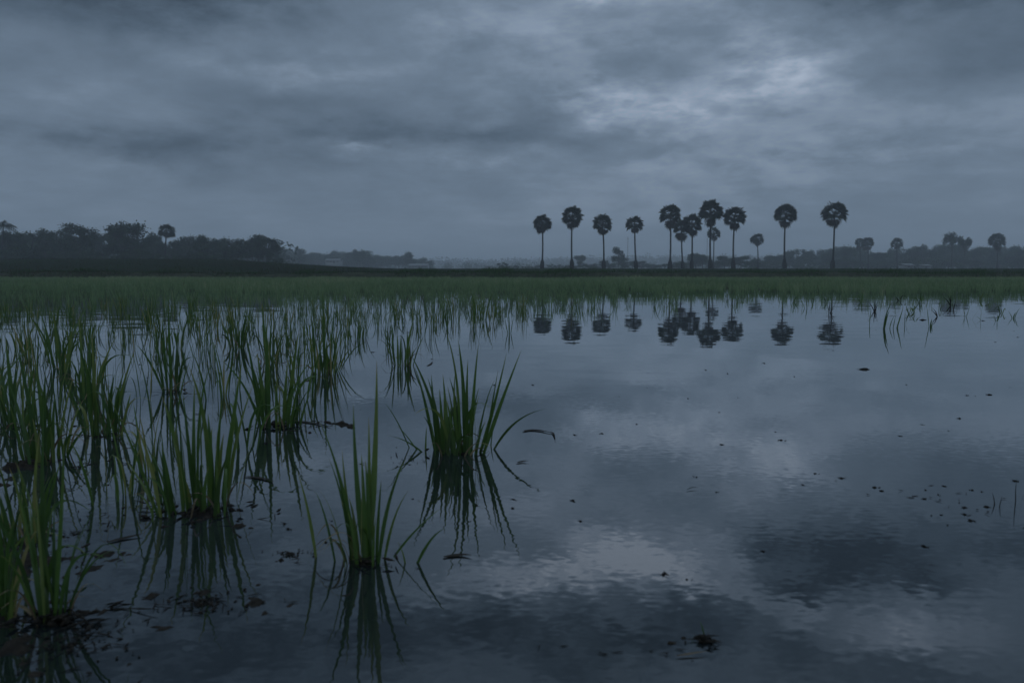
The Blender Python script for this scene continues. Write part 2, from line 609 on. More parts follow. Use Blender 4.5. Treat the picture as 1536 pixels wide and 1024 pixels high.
# nearest centre tuft
hero(545, 845, [
    (548, 842, 565, 541, 15, 566, 700), (552, 844, 530, 606, 13, 532, 730), (545, 842, 479, 630, 9, 520, 720), (478, 836, 446, 706, 8, 468, 770),
    (508, 842, 474, 738, 7, 495, 780), (560, 840, 602, 695, 6, 580, 750), (566, 836, 661, 762, 7, 610, 800), (612, 842, 668, 792, 7, 640, 800),
    (538, 840, 513, 674, 9, 520, 760), (552, 842, 553, 625, 12, 556, 730), (540, 842, 523, 745, 8), (535, 842, 512, 750, 8),
    (556, 842, 548, 690, 12), (563, 842, 572, 720, 9), (528, 842, 530, 760, 7), (550, 846, 542, 680, 13), (612, 842, 596, 812, 4)],
    8, (522, 572, 834, 852), 170, 11, 'nearest centre rice clump, small and narrow with one tall straight blade', 2, (.055, .04, .012),
    dry=[(560, 846, 600, 868, 4)])
# big dense clump front left
hero(300, 770, [
    (246, 774, 160, 588, 12, 215, 690), (310, 752, 282, 546, 11, 322, 640), (285, 764, 243, 594, 11, 268, 660), (295, 764, 274, 588, 10, 284, 670),
    (305, 756, 300, 552, 11, 302, 640), (322, 748, 333, 598, 10, 326, 670), (330, 744, 361, 552, 12, 346, 650), (340, 748, 380, 576, 11, 345, 670),
    (350, 752, 384, 648, 9, 362, 700), (262, 768, 242, 664, 9), (258, 768, 251, 700, 9), (250, 772, 186, 687, 7, 222, 730), (240, 776, 205, 740, 5, 225, 745),
    (292, 764, 292, 573, 12, 290, 660), (276, 770, 262, 640, 10), (318, 752, 312, 620, 13), (314, 758, 318, 640, 12), (326, 750, 336, 650, 10),
    (334, 750, 352, 640, 9), (228, 780, 232, 735, 4), (300, 768, 282, 680, 9), (270, 772, 240, 700, 8), (300, 760, 320, 540, 6, 286, 600)],
    16, (244, 345, 746, 778), 150, 10, 'largest dense rice clump at front left with a muddy litter mound on its right', 3, (.13, .07, .022), bits=60,
    dry=[(270, 776, 215, 800, 4)])
hero(415, 640, [
    (392, 640, 367, 494, 9, 385, 570), (430, 640, 448, 497, 10, 436, 570), (400, 642, 402, 506, 9), (408, 640, 386, 530, 9, 392, 580),
    (425, 640, 432, 538, 9), (438, 638, 456, 548, 7), (415, 642, 416, 560, 9), (398, 640, 380, 552, 7), (445, 636, 447, 566, 6), (420, 642, 470, 540, 5, 440, 560),
    (404, 642, 398, 470, 9, 402, 560), (434, 640, 446, 590, 6), (446, 638, 466, 590, 5)],
    10, (392, 442, 634, 644), 105, 8, 'dark green rice clump behind the dense front clump, ringed by floating mud', 4, (.09, .06, .012), bits=40)
hero(486, 560, [
    (474, 560, 466, 470, 6), (480, 560, 479, 476, 6), (487, 560, 484, 436, 6), (494, 560, 501, 468, 5), (500, 558, 522, 490, 4, 512, 540),
    (504, 557, 528, 520, 3, 515, 530), (470, 560, 463, 484, 5), (484, 562, 492, 500, 6), (496, 560, 516, 480, 4, 500, 520), (505, 556, 560, 512, 3, 528, 508)],
    8, (468, 502, 556, 562), 85, 6, 'tall narrow rice clump between two mid-size clumps, its upright leaves doubled in the water', 5, None)
hero(602, 549, [
    (592, 548, 585, 473, 4), (606, 549, 622, 474, 5), (597, 549, 596, 500, 5), (610, 549, 628, 518, 3), (590, 548, 572, 500, 2.5, 584, 500),
    (613, 549, 612, 498, 4), (600, 550, 601, 505, 5), (617, 548, 636, 504, 3), (588, 549, 566, 508, 2, 588, 512)],
    7, (590, 616, 545, 551), 60, 4.5, 'small rice clump standing in open water above the broad upright clump', 6, None)
hero(255, 588, [
    (250, 588, 204, 516, 6, 230, 540), (252, 586, 243, 480, 7), (258, 586, 252, 455, 7), (262, 586, 267, 500, 6), (248, 586, 232, 494, 5, 240, 540), (266, 584, 280, 520, 5)],
    7, (244, 268, 580, 590), 90, 6, 'upright rice clump left of centre field, straight leaves over a dark reflection', 7, (.05, .035, .01))
hero(150, 655, [
    (150, 655, 112, 505, 9, 140, 570), (140, 655, 128, 540, 9), (160, 652, 172, 560, 9), (165, 652, 204, 520, 6, 180, 580), (132, 656, 90, 560, 7, 115, 590),
    (156, 655, 148, 530, 10), (145, 655, 138, 500, 8), (172, 650, 160, 575, 7), (228, 660, 204, 522, 9, 232, 600), (176, 652, 196, 590, 7, 190, 610)],
    12, (128, 182, 642, 660), 120, 8, 'loose rice clump with crossing leaves left of the dense front clump', 8, (.09, .05, .012))
hero(60, 690, [
    (60, 690, 25, 520, 10, 45, 600), (70, 690, 52, 535, 10), (80, 688, 83, 590, 9), (85, 688, 112, 560, 8, 92, 620), (45, 690, 0, 545, 9, 30, 600),
    (66, 690, 68, 560, 10), (92, 684, 140, 634, 7, 110, 650), (50, 690, 48, 580, 10), (40, 692, 12, 600, 9)],
    16, (30, 100, 676, 700), 140, 10, 'thick dark rice clump near the left edge of the picture', 9, (.12, .07, .015))
hero(20, 640, [(22, 640, 8, 505, 10), (10, 640, -20, 520, 9), (35, 640, 52, 545, 8)], 14, (-10, 45, 625, 650), 120, 9,
     'rice clump cut by the left edge, behind the thick dark clump', 10, (.09, .05, .012))
hero(35, 815, [
    (40, 812, 25, 690, 11), (30, 815, 0, 700, 11, 15, 750), (52, 810, 60, 645, 10), (20, 815, -5, 740, 10), (58, 808, 92, 690, 9)],
    12, (5, 62, 800, 825), 150, 11, 'rice clump at the left edge just behind the nearest tuft', 11, (.09, .06, .014))
hero(78, 930, [
    (72, 928, 66, 596, 15, 60, 780), (62, 930, 0, 832, 12, 40, 850), (80, 928, 84, 740, 13, 78, 820), (85, 926, 22, 690, 9, 70, 790),
    (90, 922, 205, 828, 7, 120, 800), (84, 926, 190, 850, 5, 150, 740), (58, 934, 0, 985, 8, 40, 905), (66, 930, 45, 760, 13, 52, 840), (76, 930, 96, 650, 12, 96, 780)],
    7, (58, 94, 920, 936), 230, 13, 'nearest rice tuft at bottom left with a long arching leaf and a pale dead blade', 12, (.07, .05, .015),
    dry=[(88, 915, 98, 962, 9)], bits=60)
hero(8, 925, [(12, 925, -8, 730, 14), (2, 925, 20, 780, 12)], 8, (-22, 20, 915, 935), 200, 13, 'blurred rice clump in the bottom left corner', 13, (.07, .05, .014))
hero(92, 560, [(92, 560, 80, 470, 6), (98, 560, 112, 480, 6)], 12, (78, 108, 552, 563), 95, 6.5, 'mid-size rice clump standing behind the loose crossing clump at left', 14, None)
hero(130, 598, [(126, 598, 118, 470, 7), (134, 598, 136, 480, 7), (140, 597, 178, 500, 5, 150, 540)], 11, (116, 146, 588, 600), 105, 7, 'tall thin rice clump between left-edge clumps, leaning leaves', 15, None)
hero(355, 524, [(355, 524, 352, 458, 5), (360, 524, 372, 470, 4)], 11, (345, 367, 519, 526), 65, 5, 'small leafy rice clump straight behind the dark green clump', 16, None)
hero(400, 545, [(400, 545, 393, 452, 7, 396, 500), (404, 545, 408, 466, 5), (396, 545, 412, 490, 4)], 7, (392, 410, 538, 546), 80, 5, 'tall dark rice clump just beyond the clump ringed by floating mud', 17, None)

# ---- generic clump variants
def clump_arrays(n, hgt, rad, W, rd):
    P0, P1, P2, Ws, YW, TI = [], [], [], [], [], []
    lean0 = rd.gauss(0, .10)
    for i in range(n):
        a, r = rd.uniform(0, 6.283), rad * math.sqrt(rd.random())
        x, y = r * math.cos(a), r * math.sin(a)
        hh = hgt * rd.uniform(.45, 1.0)
        lx = (x / rad) * .22 + rd.gauss(lean0, .14)
        ly = (y / rad) * .22 + rd.gauss(0, .12)
        p2 = Vector((x + lx * hh, y + ly * hh, hh))
        p1 = Vector((x + lx * hh * .25, y + ly * hh * .25, hh * .6))
        if rd.random() < .2:
            p1.z = hh * .9
            p2.z = hh * rd.uniform(.3, .75)
            p2.x += rd.choice((-1, 1)) * hh * rd.uniform(.2, .5)
        P0.append((x, y, -.045)); P1.append(tuple(p1)); P2.append(tuple(p2))
        Ws.append(W * rd.uniform(.55, 1.1)); YW.append(rd.uniform(-1.2, 1.2)); TI.append(rd.choice((rd.uniform(.25, .68), rd.uniform(.4, .6), rd.uniform(.5, .95))))
    return np.array(P0), np.array(P1), np.array(P2), np.array(Ws), np.array(YW), np.array(TI)


variants = []
for i in range(16):
    rd = random.Random(500 + i)
    A = clump_arrays([3, 5, 7, 8, 10, 13, 15, 9][i % 8], rd.uniform(.20, .31), rd.uniform(.02, .055), .0085, rd)
    V, Q, T = blades(*A[:5], K=8, fold=.3, tint=A[5])
    variants.append(np_mesh('rice_clump', V, Q, mat=M['rice'], tint=T, smooth=True))


def right_bound(py):
    """where the planted rice stops toward the open water, in photo pixels"""
    pts = [(408, 1e6), (441, 1e6), (446, 1900), (450, 1250), (456, 1000), (464, 830), (476, 775), (492, 720), (515, 610), (545, 520), (580, 470), (640, 440), (720, 380), (780, 150), (1000, 120)]
    for (a, xa), (b_, xb) in zip(pts, pts[1:]):
        if a <= py <= b_:
            return xa + (xb - xa) * (py - a) / (b_ - a)
    return 60


cand = []
rd = random.Random(99)
y = 1.25
while y < 46.6:
    step = .23 + .05 * min(1, y / 12)
    xlim = .70 * y + 1.0
    x = -xlim
    while x < xlim + 1:
        xx = x + rd.gauss(0, .055)
        yy = y + rd.gauss(0, .07)
        x += step * rd.uniform(.8, 1.25)
        px, py = proj(xx, yy, 0)
        rb = right_bound(py)
        if py < 441.5:
            dens = .97
        else:
            e = (rb - px) / (60 + .12 * (py - 440))
            dens = min(.92, max(0, .45 + e * .5))
            dens *= .60
            if py > 475:
                dens *= .92
            if py > 560: dens *= .55
            if 441 < py < 458 and px > 850: dens *= .42
        if fb(xx * .7, yy * .7, 3) > .35: dens *= .75
        if py > 441 and px < 260: dens = max(dens, .62)
        if py <= 460 and fb(xx * .22, yy * .10, 8) > .22: dens *= .45
        if rd.random() > dens: continue
        if yy < 1.5 and px > -40: continue
        if any((xx - a) ** 2 + (yy - b_) ** 2 < (r + .06) ** 2 for a, b_, r in occupied): continue
        if px < -230: continue
        cand.append((xx, yy, px, py))
    y += step * .95
cand.sort(key=lambda c: c[1])
near = [c for c in cand if -40 < c[2] < 1576][:265]
nearset = set(id(c) for c in near)
rest = [c for c in cand if id(c) not in nearset]
print('rice candidates', len(cand), 'near limit', near[-1][1])


def zone(px, py):
    if px > 620: return 'slim young rice clump in the sparse fringe beside the open water', 'rice clumps along the fringe of open water'
    if py > 560: return 'small rice clump in the gaps between the big left foreground clumps', 'small rice clumps between the foreground clumps'
    if py > 500: return 'green rice clump in the left field, second ring behind the foreground clumps', 'rice clumps behind the foreground on the left'
    if px < 320: return 'slender rice clump in the crowded far left of the flooded field', 'rice clumps in the crowded far left'
    return 'slender rice clump in the middle distance left of the open water', 'rice clumps in the middle distance'


for (xx, yy, px, py) in near:
    v = rd.choice(variants if py > 480 else variants[:])
    s = rd.uniform(.75, 1.08)
    o = link('rice_clump', v, None, (xx, yy, 0), rd.uniform(-.6, .6) + rd.choice((0, math.pi)), (s, s, s))
    lb, gp = zone(px, py)
    tag(o, lb, 'rice plant', gp)


# far rice: one mass nobody could count
def rice_mass(cs, name):
    n = len(cs)
    P = np.array([(c[0], c[1]) for c in cs])
    parts = []
    bands = [(0, 12, 8, 5, .9), (12, 20, 8, 3, 1.0), (20, 32, 8, 3, 1.6), (32, 60, 7, 2, 2.3)]
    for lo, hi, nb, K, wf in bands:
        sel = P[(P[:, 1] >= lo) & (P[:, 1] < hi)]
        if not len(sel): continue
        m_ = len(sel) * nb
        base = np.repeat(sel, nb, 0) + rng.normal(0, .028, (m_, 2))
        lf = np.array([mnoise.fractal(Vector((a * .22, b_ * .09, 1.0)), 1.0, 2.0, 3) for a, b_ in sel])
        cl = np.repeat(rng.uniform(.78, 1.10, len(sel)) * (1 + .28 * lf), nb)
        hh = rng.uniform(.15, .30, m_) * cl
        lean = rng.normal(0, .2, (m_, 2)) + np.repeat(rng.normal(0, .08, (len(sel), 2)), nb, 0)
        droop = rng.random(m_) < .22
        P0 = np.column_stack([base, np.full(m_, -.03)])
        P2 = np.column_stack([base + lean * hh[:, None], hh])
        P1 = np.column_stack([base + lean * hh[:, None] * .25, hh * .62])
        P1[droop, 2] = hh[droop] * .95
        P2[droop, 2] = hh[droop] * rng.uniform(.4, .8, droop.sum())
        P2[droop, :2] += rng.normal(0, .07, (droop.sum(), 2))
        ti = np.repeat(rng.uniform(.33, .64, len(sel)) + .28 * lf, nb) + rng.normal(0, .1, m_)
        parts.append(blades(P0, P1, P2, .0105 * wf * rng.uniform(.6, 1.1, m_), rng.uniform(-1.1, 1.1, m_), K=K, fold=.2, tint=ti))
    V, Q, T = join(parts)
    print(name, 'quads', len(Q))
    return np_mesh(name, V, Q, mat=M['rice_far_hazed'], tint=T, smooth=True)


o = link('rice_field', rice_mass(rest, 'rice_field'))
tag(o, 'mass of green rice growing in the flooded field up to the far bank', 'rice', kind='stuff')

# sparse and broken plants in the open water at right
def stray(bx_, by_, spec, label, seed, mat=None):
    org = ground(bx_, by_, 0)
    o = link('rice_seedling', hero_mesh(spec, org.y, 0, (0, 1, 0, 1), 1, 1, seed, mat, name='rice_seedling', origin=org), None, org)
    tag(o, label, 'rice plant', 'stray rice plants in the open water')
    occupied.append((org.x, org.y, .1))


stray(1325, 493, [(1325, 493, 1337, 455, 3, 1327, 470), (1326, 493, 1334, 466, 3), (1324, 493, 1329, 470, 2)], 'pair of curved rice blades leaning right, at left end of the stray row', 21)
stray(1341, 492, [(1334, 492, 1342, 473, 2), (1339, 492, 1344, 473, 2), (1343, 492, 1355, 460, 2.6, 1350, 478), (1346, 491, 1350, 474, 2)], 'three short leaning rice blades beside the curved pair', 22)
stray(1304, 486, [(1304, 486, 1307, 462, 1.6)], 'single thin upright rice stem left of the curved pair', 23)
stray(1357, 487, [(1357, 487, 1358, 465, 1.8), (1357, 487, 1372, 476, 1.4, 1362, 466)], 'thin bent rice stem right of the leaning blades', 24)
stray(1394, 490, [(1394, 490, 1389, 455, 1.8, 1392, 470), (1395, 490, 1398, 478, 3), (1396, 490, 1400, 482, 3), (1392, 490, 1386, 500, 2)], 'ragged rice plant with a tall thin stem, middle of the stray row', 25)
stray(1447, 475, [(1447, 475, 1447, 456, 2.4), (1447, 475, 1456, 455, 1.8, 1452, 468), (1448, 475, 1444, 462, 2)], 'small green rice seedling right of the ragged plant', 26)
stray(1462, 479, [(1455, 479, 1474, 462, 1.6), (1474, 480, 1463, 474, 1.4), (1470, 480, 1473, 460, 1.2)], 'crossed dark rice stalks lying half fallen near the right edge', 27)
stray(1495, 482, [(1495, 482, 1497, 468, 2), (1494, 482, 1490, 474, 1.4)], 'short stub of rice in open water near the right edge', 28)
stray(1519, 477, [(1519, 477, 1524, 468, 2.4), (1520, 477, 1512, 466, 1.6), (1521, 477, 1530, 462, 1.6)], 'low spreading rice seedling at the right edge', 29)
stray(764, 500, [(764, 500, 763, 468, 3), (764, 500, 757, 472, 2, 758, 488), (765, 500, 771, 474, 2)], 'slim rice seedling standing alone left of the palm reflections', 30)
stray(671, 492, [(671, 492, 672, 458, 3), (671, 492, 664, 470, 2)], 'thin rice seedling between small clump and open water', 31)
stray(1527, 750, [(1527, 750, 1526, 716, 2, 1521, 732), (1530, 750, 1540, 738, 3), (1524, 750, 1508, 746, 3), (1528, 752, 1546, 750, 3)], 'dark rice stub with one vertical stalk at the right edge', 32, M['straw'])
stray(1496, 757, [(1496, 757, 1488, 738, 2.4), (1496, 757, 1503, 746, 2), (1494, 758, 1478, 760, 2, 1486, 750)], 'tiny withered rice seedling in the muddy litter near the right edge', 33, M['straw'])

rd = random.Random(808)
for i in range(16):
    bx_, by_ = rd.uniform(1180, 1540), rd.uniform(450, 476)
    sp_ = []
    for k in range(rd.randint(2, 4)):
        tx = bx_ + rd.uniform(-14, 14)
        ty = by_ - rd.uniform(5, 19)
        if rd.random() < .45:
            sp_.append((bx_ + rd.uniform(-2, 2), by_, tx + rd.choice((-6, 6)), by_ - rd.uniform(0, 4), 1.8, (bx_ + tx) / 2, ty - 6))
        else:
            sp_.append((bx_ + rd.uniform(-2, 2), by_, tx, ty, rd.uniform(1.4, 2.6)))
    stray(bx_, by_, sp_, 'thin half drowned rice seedling in the sparse row of open water at right', 900 + i, M['straw'] if rd.random() < .35 else None)

# ------------------------------------------------------------------ floating debris
def clod_mesh(size, seed, el=1.0, bits=5):
    rd = random.Random(seed)
    parts = []
    V, T = [], []
    n, rings = 9, 3
    V.append((0, 0, size * .55))
    for r in range(1, rings + 1):
        t = r / rings
        for k in range(n):
            a = 2 * math.pi * k / n
            q = 1 + .55 * fb(math.cos(a) * 1.5 + seed, math.sin(a) * 1.5, t, 3)
            V.append((size * el * t * q * math.cos(a), size * t * q * math.sin(a), size * .55 * (1 - t * t) + size * .2 * rd.uniform(-1, 1) * (1 - t) - .003 * t))
    for k in range(n):
        T.append((0, 1 + k, 1 + (k + 1) % n))
    for r in range(rings - 1):
        for k in range(n):
            a, b_ = 1 + r * n + k, 1 + r * n + (k + 1) % n
            T += [(a, a + n, b_ + n), (a, b_ + n, b_)]
    V = np.array(V); T = np.array(T)
    if bits:
        V2, T2 = flakes(0, 0, size * 1.6 * el, size * 1.2, bits, size * .8, seed, .5, size * .3)
        T = np.concatenate([T, T2 + len(V)]); V = np.concatenate([V, V2])
    return np_mesh('mud_clod', V, None, T, mat=M['clod'], smooth=False)


clods = [  # px, py, radius px, elongation, label
    (861, 652, 5, .8, 'small dark mud lump right of the broad clump, first of a floating line'),
    (903, 650, 5, 1.4, 'small dark mud lump right of the first one on the same floating line'),
    (955, 636, 4, 1.2, 'tiny dark lump up and right of the floating line beside the broad clump'),
    (1262, 717, 8, 1.3, 'largest mud lump in the middle of the right-hand open water'),
    (1222, 710, 6, 1.6, 'flat mud lump left of the largest right-hand lump'),
    (1204, 727, 5, 1.5, 'thin mud lump below the flat one in right-hand water'),
    (1297, 554, 9, 2.2, 'long dark floating fragment below the palm reflections'),
    (1075, 738, 5, 1.5, 'small flat fragment right of the floating twig'),
    (861, 752, 5, 1.0, 'lone dark speck in the open water right of the nearest centre clump'),
    (1450, 593, 4, 1.3, 'little dark lump in the far right water'),
    (1484, 592, 6, 2.4, 'long thin dark fragment in the far right water'),
    (1351, 654, 4, 1.0, 'tiny lump alone above the right-hand muddy litter'),
    (1312, 731, 8, 1.6, 'brown mud lump at the left end of the right-hand litter'),
    (1322, 736, 7, 1.3, 'brown mud lump touching the end of the right-hand litter'),
    (1386, 748, 7, 1.1, 'dark mud lump in the middle of the right-hand litter'),
    (1416, 729, 6, 1.0, 'dark pointed lump at the top of the right-hand litter'),
    (1458, 735, 6, 1.5, 'flat dark lump at the upper right of the litter'),
    (1397, 773, 5, 1.0, 'left one of a pair of lumps below the right-hand litter'),
    (1412, 772, 5, 1.0, 'right one of a pair of lumps below the right-hand litter'),
    (1456, 781, 9, 1.4, 'dark lump with green bits under the withered seedling'),
    (1480, 760, 9, 1.6, 'dark weedy lump beside the withered seedling'),
    (1030, 869, 6, 2.0, 'faint flat fragment in the near water above the weedy debris clump'),
    (1384, 480, 6, 1.6, 'dark heap of rotten stalks in the row of stray plants'),
    (1421, 470, 3.4, 1.4, 'dark lump between ragged plant and small green seedling'),
    (1474, 481, 3, 1.6, 'dark lump at the foot of the crossed stalks'),
]
for i, (px, py, r, el, lb) in enumerate(clods):
    P = ground(px, py)
    o = link('mud_clod', clod_mesh(r * P.y / F * .5, 40 + i, el, 4), None, P)
    tag(o, lb, 'mud lump', 'mud lumps floating on the open water')

# strips: dead leaves lying on the water
strips = [
    ('fallen_leaf', (785, 646, 826, 648, 8, 800, 640), 'dark dead leaf lying flat right of the broad rice clump'),
    ('fallen_leaf', (822, 648, 833, 660, 3, 832, 644), 'short hooked dead stalk at the tip of the dark leaf'),
    ('fallen_leaf', (665, 834, 708, 832, 9, 690, 826), 'dead leaf strip floating right of the nearest centre clump'),
    ('fallen_leaf', (775, 693, 793, 691, 5, 783, 689), 'short dark leaf strip floating below the broad clump'),
    ('fallen_leaf', (366, 714, 412, 722, 7, 392, 712), 'dark leaf strip floating right of the dense front clump'),
    ('fallen_leaf', (160, 812, 215, 800, 8, 190, 802), 'long black leaf floating left of the dense front clump'),
    ('fallen_leaf', (1030, 734, 1048, 731, 2, 1038, 728), 'floating twig in the middle of the open water'),
    ('fallen_leaf', (640, 548, 650, 541, 3, 646, 546), 'tiny bent stalk right of the small far clump'),
    ('fallen_leaf', (1015, 982, 1060, 976, 5, 1040, 976), 'pale straw floating below the weedy debris clump'),
    ('fallen_leaf', (95, 508, 130, 500, 5, 112, 502), 'dark leaf floating in the water of the far left field'),
    ('fallen_leaf', (415, 632, 500, 640, 7, 450, 626), 'muddy stalk bridging the two mid-size rice clumps'),
]
for i, (nm_, s, lb) in enumerate(strips):
    P = ground(s[0], s[1])
    q0, q2 = ground(s[0], s[1], .003), ground(s[2], s[3], .004)
    q1 = ground(s[5], s[6], .006)
    W_ = s[4] / F * P.y * 1.3
    V, Q, T = blades([tuple(q0 - P)], [tuple(q1 - P)], [tuple(q2 - P)], [W_], [1.57], K=8, fold=.5, tint=np.array([.25]), base_w=.5)
    V = V.copy()
    V[:, 2] = np.maximum(V[:, 2], .002)
    o = link(nm_, np_mesh(nm_, V, Q, mat=M['straw'] if i != 8 else M['dry'], tint=T), None, P)
    tag(o, lb, 'dead leaf', 'dead leaves on the water')

# weedy debris clump at the bottom
P = ground(1056, 962)
e = empty('weed_clump', P)
tag(e, 'weedy clump of mud and rotting leaves with one small green blade in the near water', 'debris')
V, T = flakes(0, 0, .026, .015, 30, .008, 77, .6, .008)
link('rotting_leaves', np_mesh('rotting_leaves', V, None, T, mat=M['straw']), e)
link('mud', mound_mesh(.018, .011, .007, 31), e)
link('blade', hero_mesh([(1062, 958, 1050, 932, 5), (1045, 962, 1036, 956, 4)], 0, 0, (0, 1, 0, 1), 1, 1, 5, name='blade', origin=P), e)

# litter mats (uncountable)
mats = [
    (300, 905, 150, 26, 420, .016, 'rotting leaf litter floating below the dense front clump'),
    (110, 965, 130, 60, 520, .015, 'dark litter round the nearest tuft at bottom left'),
    (440, 833, 55, 12, 120, .012, 'brown litter floating left of the nearest centre clump'),
    (110, 800, 140, 60, 260, .013, 'scattered leaf bits between the left-edge clumps'),
    (560, 850, 60, 10, 60, .011, 'leaf bits round the foot of the nearest centre clump'),
    (475, 640, 60, 10, 120, .014, 'muddy litter line between the two mid-size clumps'),
    (620, 690, 60, 16, 60, .013, 'leaf bits left of the broad upright clump'),
    (1400, 748, 130, 26, 90, .012, 'thin muddy litter on the right-hand water'),
    (120, 700, 120, 24, 160, .014, 'leaf bits round the left-edge clumps farther back'),
    (900, 980, 420, 40, 46, .010, 'sparse leaf bits in the near water at the bottom'),
    (300, 620, 200, 30, 90, .012, 'sparse leaf bits in the water between left clumps'),
]
for i, (px, py, rx, ry, n, sz, lb) in enumerate(mats):
    P = ground(px, py)
    P2_ = ground(px, py - ry)
    V, T = flakes(0, 0, rx / F * P.y, abs(P2_.y - P.y), int(n * .28), sz * .42, 300 + i, .6, .0025)
    o = link('leaf_litter', np_mesh('leaf_litter', V, None, T, mat=M['straw']), None, P)
    tag(o, lb, 'leaf litter', kind='stuff')

# low mud shoals that just break the surface
def shoal(px, py, rx_px, ry_px, seed, peak=.030):
    P = ground(px, py)
    rx = rx_px / F * P.y
    ry = abs(ground(px, py - ry_px).y - P.y)
    nx, ny = 90, 60
    V = []
    for j in range(ny):
        for i in range(nx):
            u, v = (i / (nx - 1) - .5) * 2, (j / (ny - 1) - .5) * 2
            g = max(0, 1 - (u * u + v * v))
            x, y = u * rx * 1.5, v * ry * 1.5
            n_ = mnoise.fractal(Vector((x * 9, y * 9, seed)), .9, 2.1, 5) + .5 * mnoise.fractal(Vector((x * 45, y * 45, seed + 4)), .8, 2.1, 4)
            V.append((x, y, -.030 + peak * min(1, g * 1.5) * (.55 + .55 * n_) - .03 * (1 - min(1, g * 4))))
    idx = np.arange(nx * ny).reshape(ny, nx)
    Q = np.stack([idx[:-1, :-1], idx[:-1, 1:], idx[1:, 1:], idx[1:, :-1]], -1).reshape(-1, 4)
    o = link('mud_shoal', np_mesh('mud_shoal', V, Q, mat=M['shoal'], smooth=True), None, P)
    tag(o, kind='structure')


for i, a in enumerate([(100, 955, 190, 75, .034), (300, 900, 150, 30, .032), (315, 785, 80, 16, .036), (440, 838, 50, 9, .034), (550, 858, 50, 10, .033),
                       (90, 830, 120, 40, .035), (1050, 966, 60, 14, .033), (450, 640, 80, 10, .034), (80, 705, 110, 22, .033)]):
    shoal(*a[:4], 3.3 * i + 1, a[4] * 1.12)

# specks dotted over the water
specks = [clod_mesh(.0045, 800 + k, 1 + .4 * (k % 4), 3) for k in range(6)]
rd = random.Random(4242)
for i in range(95):
    py = 455 + (rd.random() ** 1.7) * 420
    px = rd.uniform(-20, 1560) if py < 560 else rd.uniform(100, 1556)
    P = ground(px, py)
    s = rd.uniform(.5, 1.4) * (1 + P.y * .05)
    o = link('mud_speck', rd.choice(specks), None, P, rd.uniform(0, 3), (s, s, s))
    if px < 640:
        tag(o, 'dark speck of mud floating among the rice on the left', 'mud speck', 'mud specks among the rice')
    else:
        tag(o, 'dark speck of mud dotted on the open water', 'mud speck', 'mud specks on the open water')

# ------------------------------------------------------------------ bank grass
def grass_strip(name, n, ylo, yhi, xr, hlo, hhi, zf, mat, tint, seed, patch=None):
    r_ = np.random.default_rng(seed)
    x = r_.uniform(-xr, xr, n)
    y = r_.uniform(ylo, yhi, n)
    z = np.array([zf(a, b_) for a, b_ in zip(x, y)])
    k = np.array([mnoise.fractal(Vector((a * .35, b_ * .2, 2.0)), 1.0, 2.0, 3) for a, b_ in zip(x, y)])
    keep = k > -.25 + .5 * (r_.random(n) - .5)
    x, y, z, k = x[keep], y[keep], z[keep], k[keep]
    m_ = len(x)
    hh = r_.uniform(hlo, hhi, m_) * (1 + 1.1 * np.clip(k, -.5, 1)) * np.where(k > .35, 1.5, 1.0)
    ln = r_.normal(0, .35, (m_, 2))
    P0 = np.column_stack([x, y, z - .03])
    P2 = np.column_stack([x + ln[:, 0] * hh, y + ln[:, 1] * hh, z + hh])
    P1 = np.column_stack([x + ln[:, 0] * hh * .2, y + ln[:, 1] * hh * .2, z + hh * .7])
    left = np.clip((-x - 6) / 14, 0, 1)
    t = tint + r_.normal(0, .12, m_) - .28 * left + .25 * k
    V, Q, T = blades(P0, P1, P2, r_.uniform(.02, .045, m_), r_.uniform(-1, 1, m_), K=2, fold=.1, tint=t)
    o = link(name, np_mesh(name, V, Q, mat=mat, tint=T))
    return o


def bank_z(x, y):
    pr = bank_profile(x)
    for (a, za), (b_, zb) in zip(pr, pr[1:]):
        if a <= y <= b_:
            return za + (zb - za) * (y - a) / (b_ - a)
    return pr[-1][1]


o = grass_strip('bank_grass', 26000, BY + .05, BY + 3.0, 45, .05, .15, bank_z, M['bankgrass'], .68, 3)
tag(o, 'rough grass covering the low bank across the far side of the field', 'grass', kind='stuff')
o = grass_strip('meadow_grass', 26000, BY + 3.5, 105, 85, .08, .18, land_z, M['bankgrass'], .62, 4)
tag(o, 'rough green meadow grass on the land behind the bank', 'grass', kind='stuff')

# ------------------------------------------------------------------ palmyra palms
def fan_leaf(origin, d, pet, fr_, roll, rd, nl=15, droop=.25, span=1.9):
    """petiole + fan of pointed leaflets. returns list of verts, tris"""
    V, T = [], []
    d = d.normalized()
    up = Vector((0, 0, 1))
    s = d.cross(up)
    if s.length < .1: s = Vector((1, 0, 0))
    s.normalize()
    n_ = s.cross(d)
    s2 = s * math.cos(roll) + n_ * math.sin(roll)
    n2_ = s2.cross(d)
    hub = origin + d * pet + Vector((0, 0, -droop * .25 * pet))
    w_ = .045
    V += [origin - s2 * w_, origin + s2 * w_, hub + s2 * w_ * .6, hub - s2 * w_ * .6]
    T += [(0, 1, 2), (0, 2, 3)]
    for i in range(nl):
        a = -span + 2 * span * i / (nl - 1)
        ln = fr_ * (1 - .18 * abs(a) / span) * rd.uniform(.86, 1.06)
        dd = (d * math.cos(a) + s2 * math.sin(a) + n2_ * (-.25 * math.cos(a * 2))).normalized()
        half = span / (nl - 1) * ln * .72
        side = dd.cross(n2_).normalized()
        mid = hub + dd * ln * .62
        tip = hub + dd * ln + Vector((0, 0, -droop * ln * rd.uniform(.2, .9)))
        o = len(V)
        V += [hub, mid - side * half, tip, mid + side * half]
        T += [(o, o + 1, o + 2), (o, o + 2, o + 3)]
    return V, T


